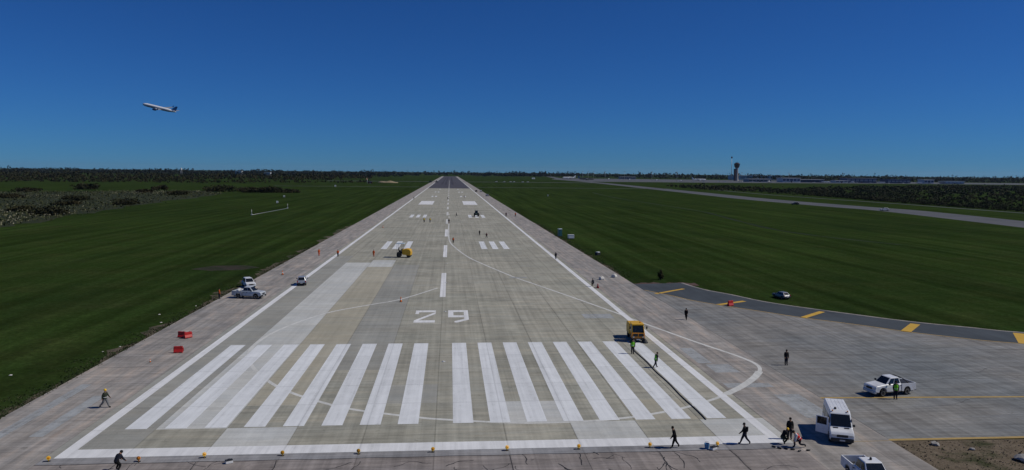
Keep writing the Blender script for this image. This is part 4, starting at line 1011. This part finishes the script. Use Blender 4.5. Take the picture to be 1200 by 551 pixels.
# windsock, sand heap
o = empty('windsock', (-142,1306,-.05), 0, 'red and white windsock beside a dark red hut on the left', 'windsock')
tube('pole', [(0,0,0),(0,0,8)], .25, 'whiteplastic', o, 8)
tube('sock', [(0,0,7.6),(-1.6,0,7.2),(-3.6,0,6.0)], [.9,.75,.45], 'orangeplastic', o, 10); tube('sock_band', [(-.9,0,7.4),(-1.5,0,7.22)], [.9,.86], 'whiteplastic', o, 10)
o = empty('hut', (-138,1312,-.05), .1, 'dark red hut beside the windsock', 'hut'); box('wall', -4, 4, -2, 2, 0, 2.6, 'bred', o); extr('roof', [(-2.4,2.6),(0,3.6),(2.4,2.6)], 4.3, 'mdark', o, .02); box('door', -.6, .6, -2.06, -2, 0, 2.1, 'bgrey', o)
bm = bmesh.new(); bmesh.ops.create_icosphere(bm, subdivisions=3, radius=1)
for v in bm.verts: v.co = Vector((v.co.x*19, v.co.y*9, max(0, v.co.z)*3.4*(1+.3*math.sin(v.co.x*7))))
me = bpy.data.meshes.new('sand_heap'); bm.to_mesh(me); bm.free(); o = link('sand_heap', me, 'sand'); o.location = (-113,1385,-.06); tag(o, 'long tan sand heap on the grass left of the far runway', 'sand heap')

# ------------------------------------------------------------------ aircraft
def aircraft(loc, rot, label, L=40, belly='skyblue', fin='skyblue', name='airliner', gear=False, grp=None, body='skywhite'):
    o = empty(name, loc, 0, label, 'airplane', grp, L/40, rot)
    rr = 2.0
    fz = lathe('fuselage', [(.05,20),(.75,19.3),(1.35,18.2),(1.8,16.4),(rr,14),(rr,-8),(1.75,-12),(1.15,-16),(.55,-19),(.15,-20)], body, o, 20, 'y')
    v = []
    for y in (17.2,14,8,2,-4,-8,-12): v.append(y)
    P, F = [], []
    for y in v:
        r_ = (1.62 if y > 16 else rr if y > -9 else 1.75)+.02
        for k in range(7):
            a = R(174+k*31); P.append((r_*math.cos(a), y, r_*math.sin(a)))
    for j in range(len(v)-1):
        for k in range(6): F.append((j*7+k, j*7+k+1, (j+1)*7+k+1, (j+1)*7+k))
    pyd('belly_stripe', P, F, belly, fz, True)
    for s in (-1, 1):
        def wing(nm, pts, z0, z1, th, mat):
            (xa, ya0, ya1), (xb, yb0, yb1) = pts
            p = [(s*xa,ya1,z0-th/2),(s*xa,ya0,z0-th/2),(s*xb,yb0,z1-th/6),(s*xb,yb1,z1-th/6),(s*xa,ya1,z0+th/2),(s*xa,ya0,z0+th/2),(s*xb,yb0,z1+th/6),(s*xb,yb1,z1+th/6)]
            return hexa(nm, p, mat, o, .05)
        wing('wing', ((1.2,4.5,-3.2),(17.2,-5.2,-7.2)), -1.0, 1.0, .9, 'skygrey')
        hexa('winglet', [(s*17.1,-7.2,.9),(s*17.3,-7.2,.9),(s*17.3,-5.4,.9),(s*17.1,-5.4,.9),(s*17.7,-8.2,3.2),(s*17.8,-8.2,3.2),(s*17.8,-7.4,3.2),(s*17.7,-7.4,3.2)], fin, o)
        wing('tailplane', ((.6,-15.2,-18.6),(6.6,-19,-20.6)), .7, 1.3, .4, 'skygrey')
        e = lathe('engine', [(.85,3.0),(1.05,2.6),(1.08,.5),(.75,-1.2),(.5,-1.3)], belly, o, 16, 'y', (s*5.8, 1.6, -1.9)); hexa('pylon', boxv(s*5.8-.15, s*5.8+.15, -.5, 3.2, -1.1, -.55), 'skygrey', e)
        pyd('window_row', [(s*(rr*math.cos(a)+.015), y, rr*math.sin(a)) for y in (13,-8) for a in (.12,.30)], [(0,1,3,2)], 'bglass', fz)
    hexa('tail_fin', [(-.18,-19.4,1.2),(.18,-19.4,1.2),(.18,-13.8,1.8),(-.18,-13.8,1.8),(-.08,-21.0,6.4),(.08,-21.0,6.4),(.08,-18.8,6.4),(-.08,-18.8,6.4)], fin, o, .05)
    pyd('cockpit_window', [(x, y, z) for x, y, z in ((-.9,18.45,.95),(.9,18.45,.95),(.75,17.6,1.45),(-.75,17.6,1.45))], [(0,1,2,3)], 'bglass', fz)
    if gear:
        for x, y in ((0,15),(-2.6,-1.5),(2.6,-1.5)):
            g = tube('landing_gear', [(x,y,-3.3),(x,y,-1.2)], .18, 'skygrey', o, 6); lathe('wheel', [(.5,-.4),(.55,0),(.5,.4)], 'tyre', g, 10, 'x', (x, y, -3.3))
    return o
def air_rot(fwd, bank=0):
    f = Vector(fwd).normalized(); r_ = f.cross(Vector((0,0,1))).normalized(); u = r_.cross(f)
    c, s = math.cos(bank), math.sin(bank); r2 = r_*c+u*s; u2 = u*c-r_*s
    m = Matrix((r2, f, u2)).transposed(); return m.to_euler()
D_ = 820; uu, vv = (188.5-600)/867.09, (198.2-125.5)/867.09
aircraft((-298, 800, 84.3), air_rot((-.965,.10,.225), R(10)), 'climbing white and blue airliner in the sky at upper left', 36, fin='finblue')
G_ = 'airliners parked at the terminal apron'
aircraft((438,2706,3.9), (0,0,R(97)), 'white airliner parked leftmost on the far apron with its tail up at left', 50, 'skywhite', 'skywhite', 'parked_airliner', True, G_)
aircraft((420,2260,3.9), (0,0,R(-85)), 'dark-bodied airliner with a white nose on the far apron', 52, 'mdark', 'skyblue', 'parked_airliner', True, G_, 'mdark')
aircraft((800,2330,3.9), (0,0,R(-100)), 'white airliner with a tall white tail parked left of the control tower', 44, 'skywhite', 'skywhite', 'parked_airliner', True, G_)
for x, y, l_ in ((540,2489,'first'),(590,2398,'second'),(622,2190,'third'),(676,2126,'fourth')):
    aircraft((x, y, 2.4), (0,0,R(160)), 'small white airliner on the far apron, %s in a spaced row' % l_, 24, 'skyblue', 'skyblue', 'parked_airliner', True, G_)

# ------------------------------------------------------------------ airport buildings and masts
o = empty('control_tower', (961,2423,-.05), .2, 'tall control tower with a dark glazed top on the right skyline', 'control tower')
lathe('shaft', [(7,0),(5.4,10),(4.6,40),(5.2,44)], 'towerwall', o, 12); lathe('neck', [(6.0,44),(8.6,48),(8.6,50)], 'towerdark', o, 12)
lathe('cab_glass', [(8.2,50),(9.6,56)], 'bglass', o, 12); lathe('cab_roof', [(10,56),(10,57.5),(6,59),(5.5,61)], 'towerdark', o, 12)
for k in range(12):
    a = 2*math.pi*k/12; tube('mullion', [(8.25*math.cos(a),8.25*math.sin(a),50),(9.65*math.cos(a),9.65*math.sin(a),56)], .22, 'towerdark', o, 4)
tube('roof_mast', [(0,0,61),(0,0,66)], .4, 'towerdark', o, 5); box('stair_block', -9, -5, -4, 4, 0, 40, 'towerdark', o)
o = empty('radio_mast', (949,2440,-.05), 0, 'thin radio mast with a round head left of the control tower', 'mast')
tube('mast', [(0,0,0),(0,0,76)], [1.1,.5], 'steel', o, 6); lathe('head', [(.5,75),(2.8,77),(2.8,80),(.5,82)], 'towerdark', o, 10)
def building(x0, x1, y, d, h, wall, label, win='bglass', roof='bwhite', nwin=8, band=True, rz=0, name='terminal_building'):
    o = empty(name, ((x0+x1)/2, y, -.05), rz, label, 'building', 'airport buildings'); hw = (x1-x0)/2
    box('wall', -hw, hw, 0, d, 0, h, wall, o); box('roof', -hw-1, hw+1, -1.5, d+1, h, h+1.1, roof, o)
    st = 2*hw/nwin
    for k in range(nwin): box('window', -hw+st*(k+.12), -hw+st*(k+.88), -.25, .1, h*.35, h*.8, win, o)
    box('door', -2, 2, -.3, .1, 0, 3.2, 'towerdark', o); return o
building(1130,1330,2880,60,17,'bwhite','long white hangar with a pale roof right of the control tower','bgrey')
building(872,940,2105,40,8,'bgrey','low grey terminal wing at the control tower\'s foot',nwin=6)
building(958,1012,2070,40,12,'bwhite','white-fronted terminal section right of the control tower','bblue',nwin=5)
building(1020,1098,2100,40,8,'bblue','low dark blue hall, first right of the white terminal section',nwin=6)
building(1112,1150,2060,30,6,'bwhite','small low white annex between two dark blue halls','bblue',nwin=3)
building(1160,1252,2085,40,13,'bblue','tallest dark blue terminal hall in the middle of the row','bgrey','bgrey',nwin=7)
building(1270,1340,2060,40,10,'bblue','dark blue terminal hall, the right one of the blue halls','bgrey','bblue',nwin=6)
building(1362,1392,2030,30,11,'bwhite','bright white pavilion near the right end of the terminal','bblue',nwin=3)
building(1412,1470,2010,30,7,'bgrey','pale grey shed at the far right end of the terminal','canopy','canopy',nwin=5)
for x, y, a, l_ in ((905,2040,150,'left of the white terminal section'),(1060,2020,200,'before the first dark blue hall'),(1135,2010,165,'before the low white annex'),(1215,2000,190,'before the tallest dark blue hall'),(1320,1990,170,'before the rightmost dark blue hall')):
    aircraft((x, y, 2.9), (0,0,R(a)), 'white airliner parked '+l_, 30, 'skywhite', 'skyblue', 'parked_airliner', True, G_)
building(640,700,2750,30,8,'bgrey','small grey building behind the row of small airliners')
building(-830,-805,2960,16,16,'bwhite','small white house in the left woods','bgrey',name='house',nwin=3)
building(-650,-628,2670,14,13,'bwhite','white house in the woods nearer the runway','bgrey',name='house',nwin=3)
o = empty('water_tank', (-892,2560,-.05), 0, 'white water tank standing above the left woods', 'water tank')
lathe('tank', [(.6,18),(2.8,19),(3,23),(2,25.5),(.3,26)], 'bwhite', o, 14)
for s, q in ((-1,-1),(1,-1),(1,1),(-1,1)): tube('leg', [(s*2.4,q*2.4,0),(s*1.8,q*1.8,19.5)], .4, 'bgrey', o, 5)
for i, (x, y) in enumerate([(465,2571),(482,2560),(500,2550),(524,2477),(569,2382),(641,2315),(700,2244),(1085,2300),(1010,2500)]):
    o = empty('floodlight_mast', (x, y, -.05), 0, 'tall thin floodlight mast on the far apron', 'mast', 'floodlight masts on the apron')
    tube('pole', [(0,0,0),(0,0,27)], [.55,.3], 'steel', o, 6); box('lamp_head', -2.2, 2.2, -.5, .5, 26.6, 28, 'bgrey', o, .1)
# low vehicles on the crossing taxiway
for i in range(6):
    car((104+i*13+rng.uniform(-3,3), 1607+rng.uniform(-6,6), .04), R(90), 'carwhite', 'tiny white vehicle in the row right of the far runway', 'distant_car', 1.3)['group'] = 'vehicles in the far row'
# apron service vehicles
for i in range(26):
    x = 640+i*30+rng.uniform(-9, 9); o = car((x, 1990+rng.uniform(-20, 60), -.01), R(rng.choice([90,0,80])), rng.choice(['carwhite','cargrey','carwhite','cargrey']), 'tiny service vehicle in front of the far terminal', 'service_vehicle', 1.5); o['group'] = 'service vehicles by the terminal'

# ------------------------------------------------------------------ the air
hz = box('haze', -16400, 16400, -3400, 22400, -1.05, 140, None); hz['kind'] = 'stuff'
hm_ = bpy.data.materials.new('thin_haze'); hm_.use_nodes = True; hm_.node_tree.nodes.clear()
vo_ = hm_.node_tree.nodes.new('ShaderNodeVolumePrincipled'); oo_ = hm_.node_tree.nodes.new('ShaderNodeOutputMaterial')
vo_.inputs['Color'].default_value = (.6, .8, 1, 1); vo_.inputs['Density'].default_value = 1.3e-5; vo_.inputs['Anisotropy'].default_value = .2
hm_.node_tree.links.new(vo_.outputs[0], oo_.inputs['Volume']); hz.data.materials.append(hm_)
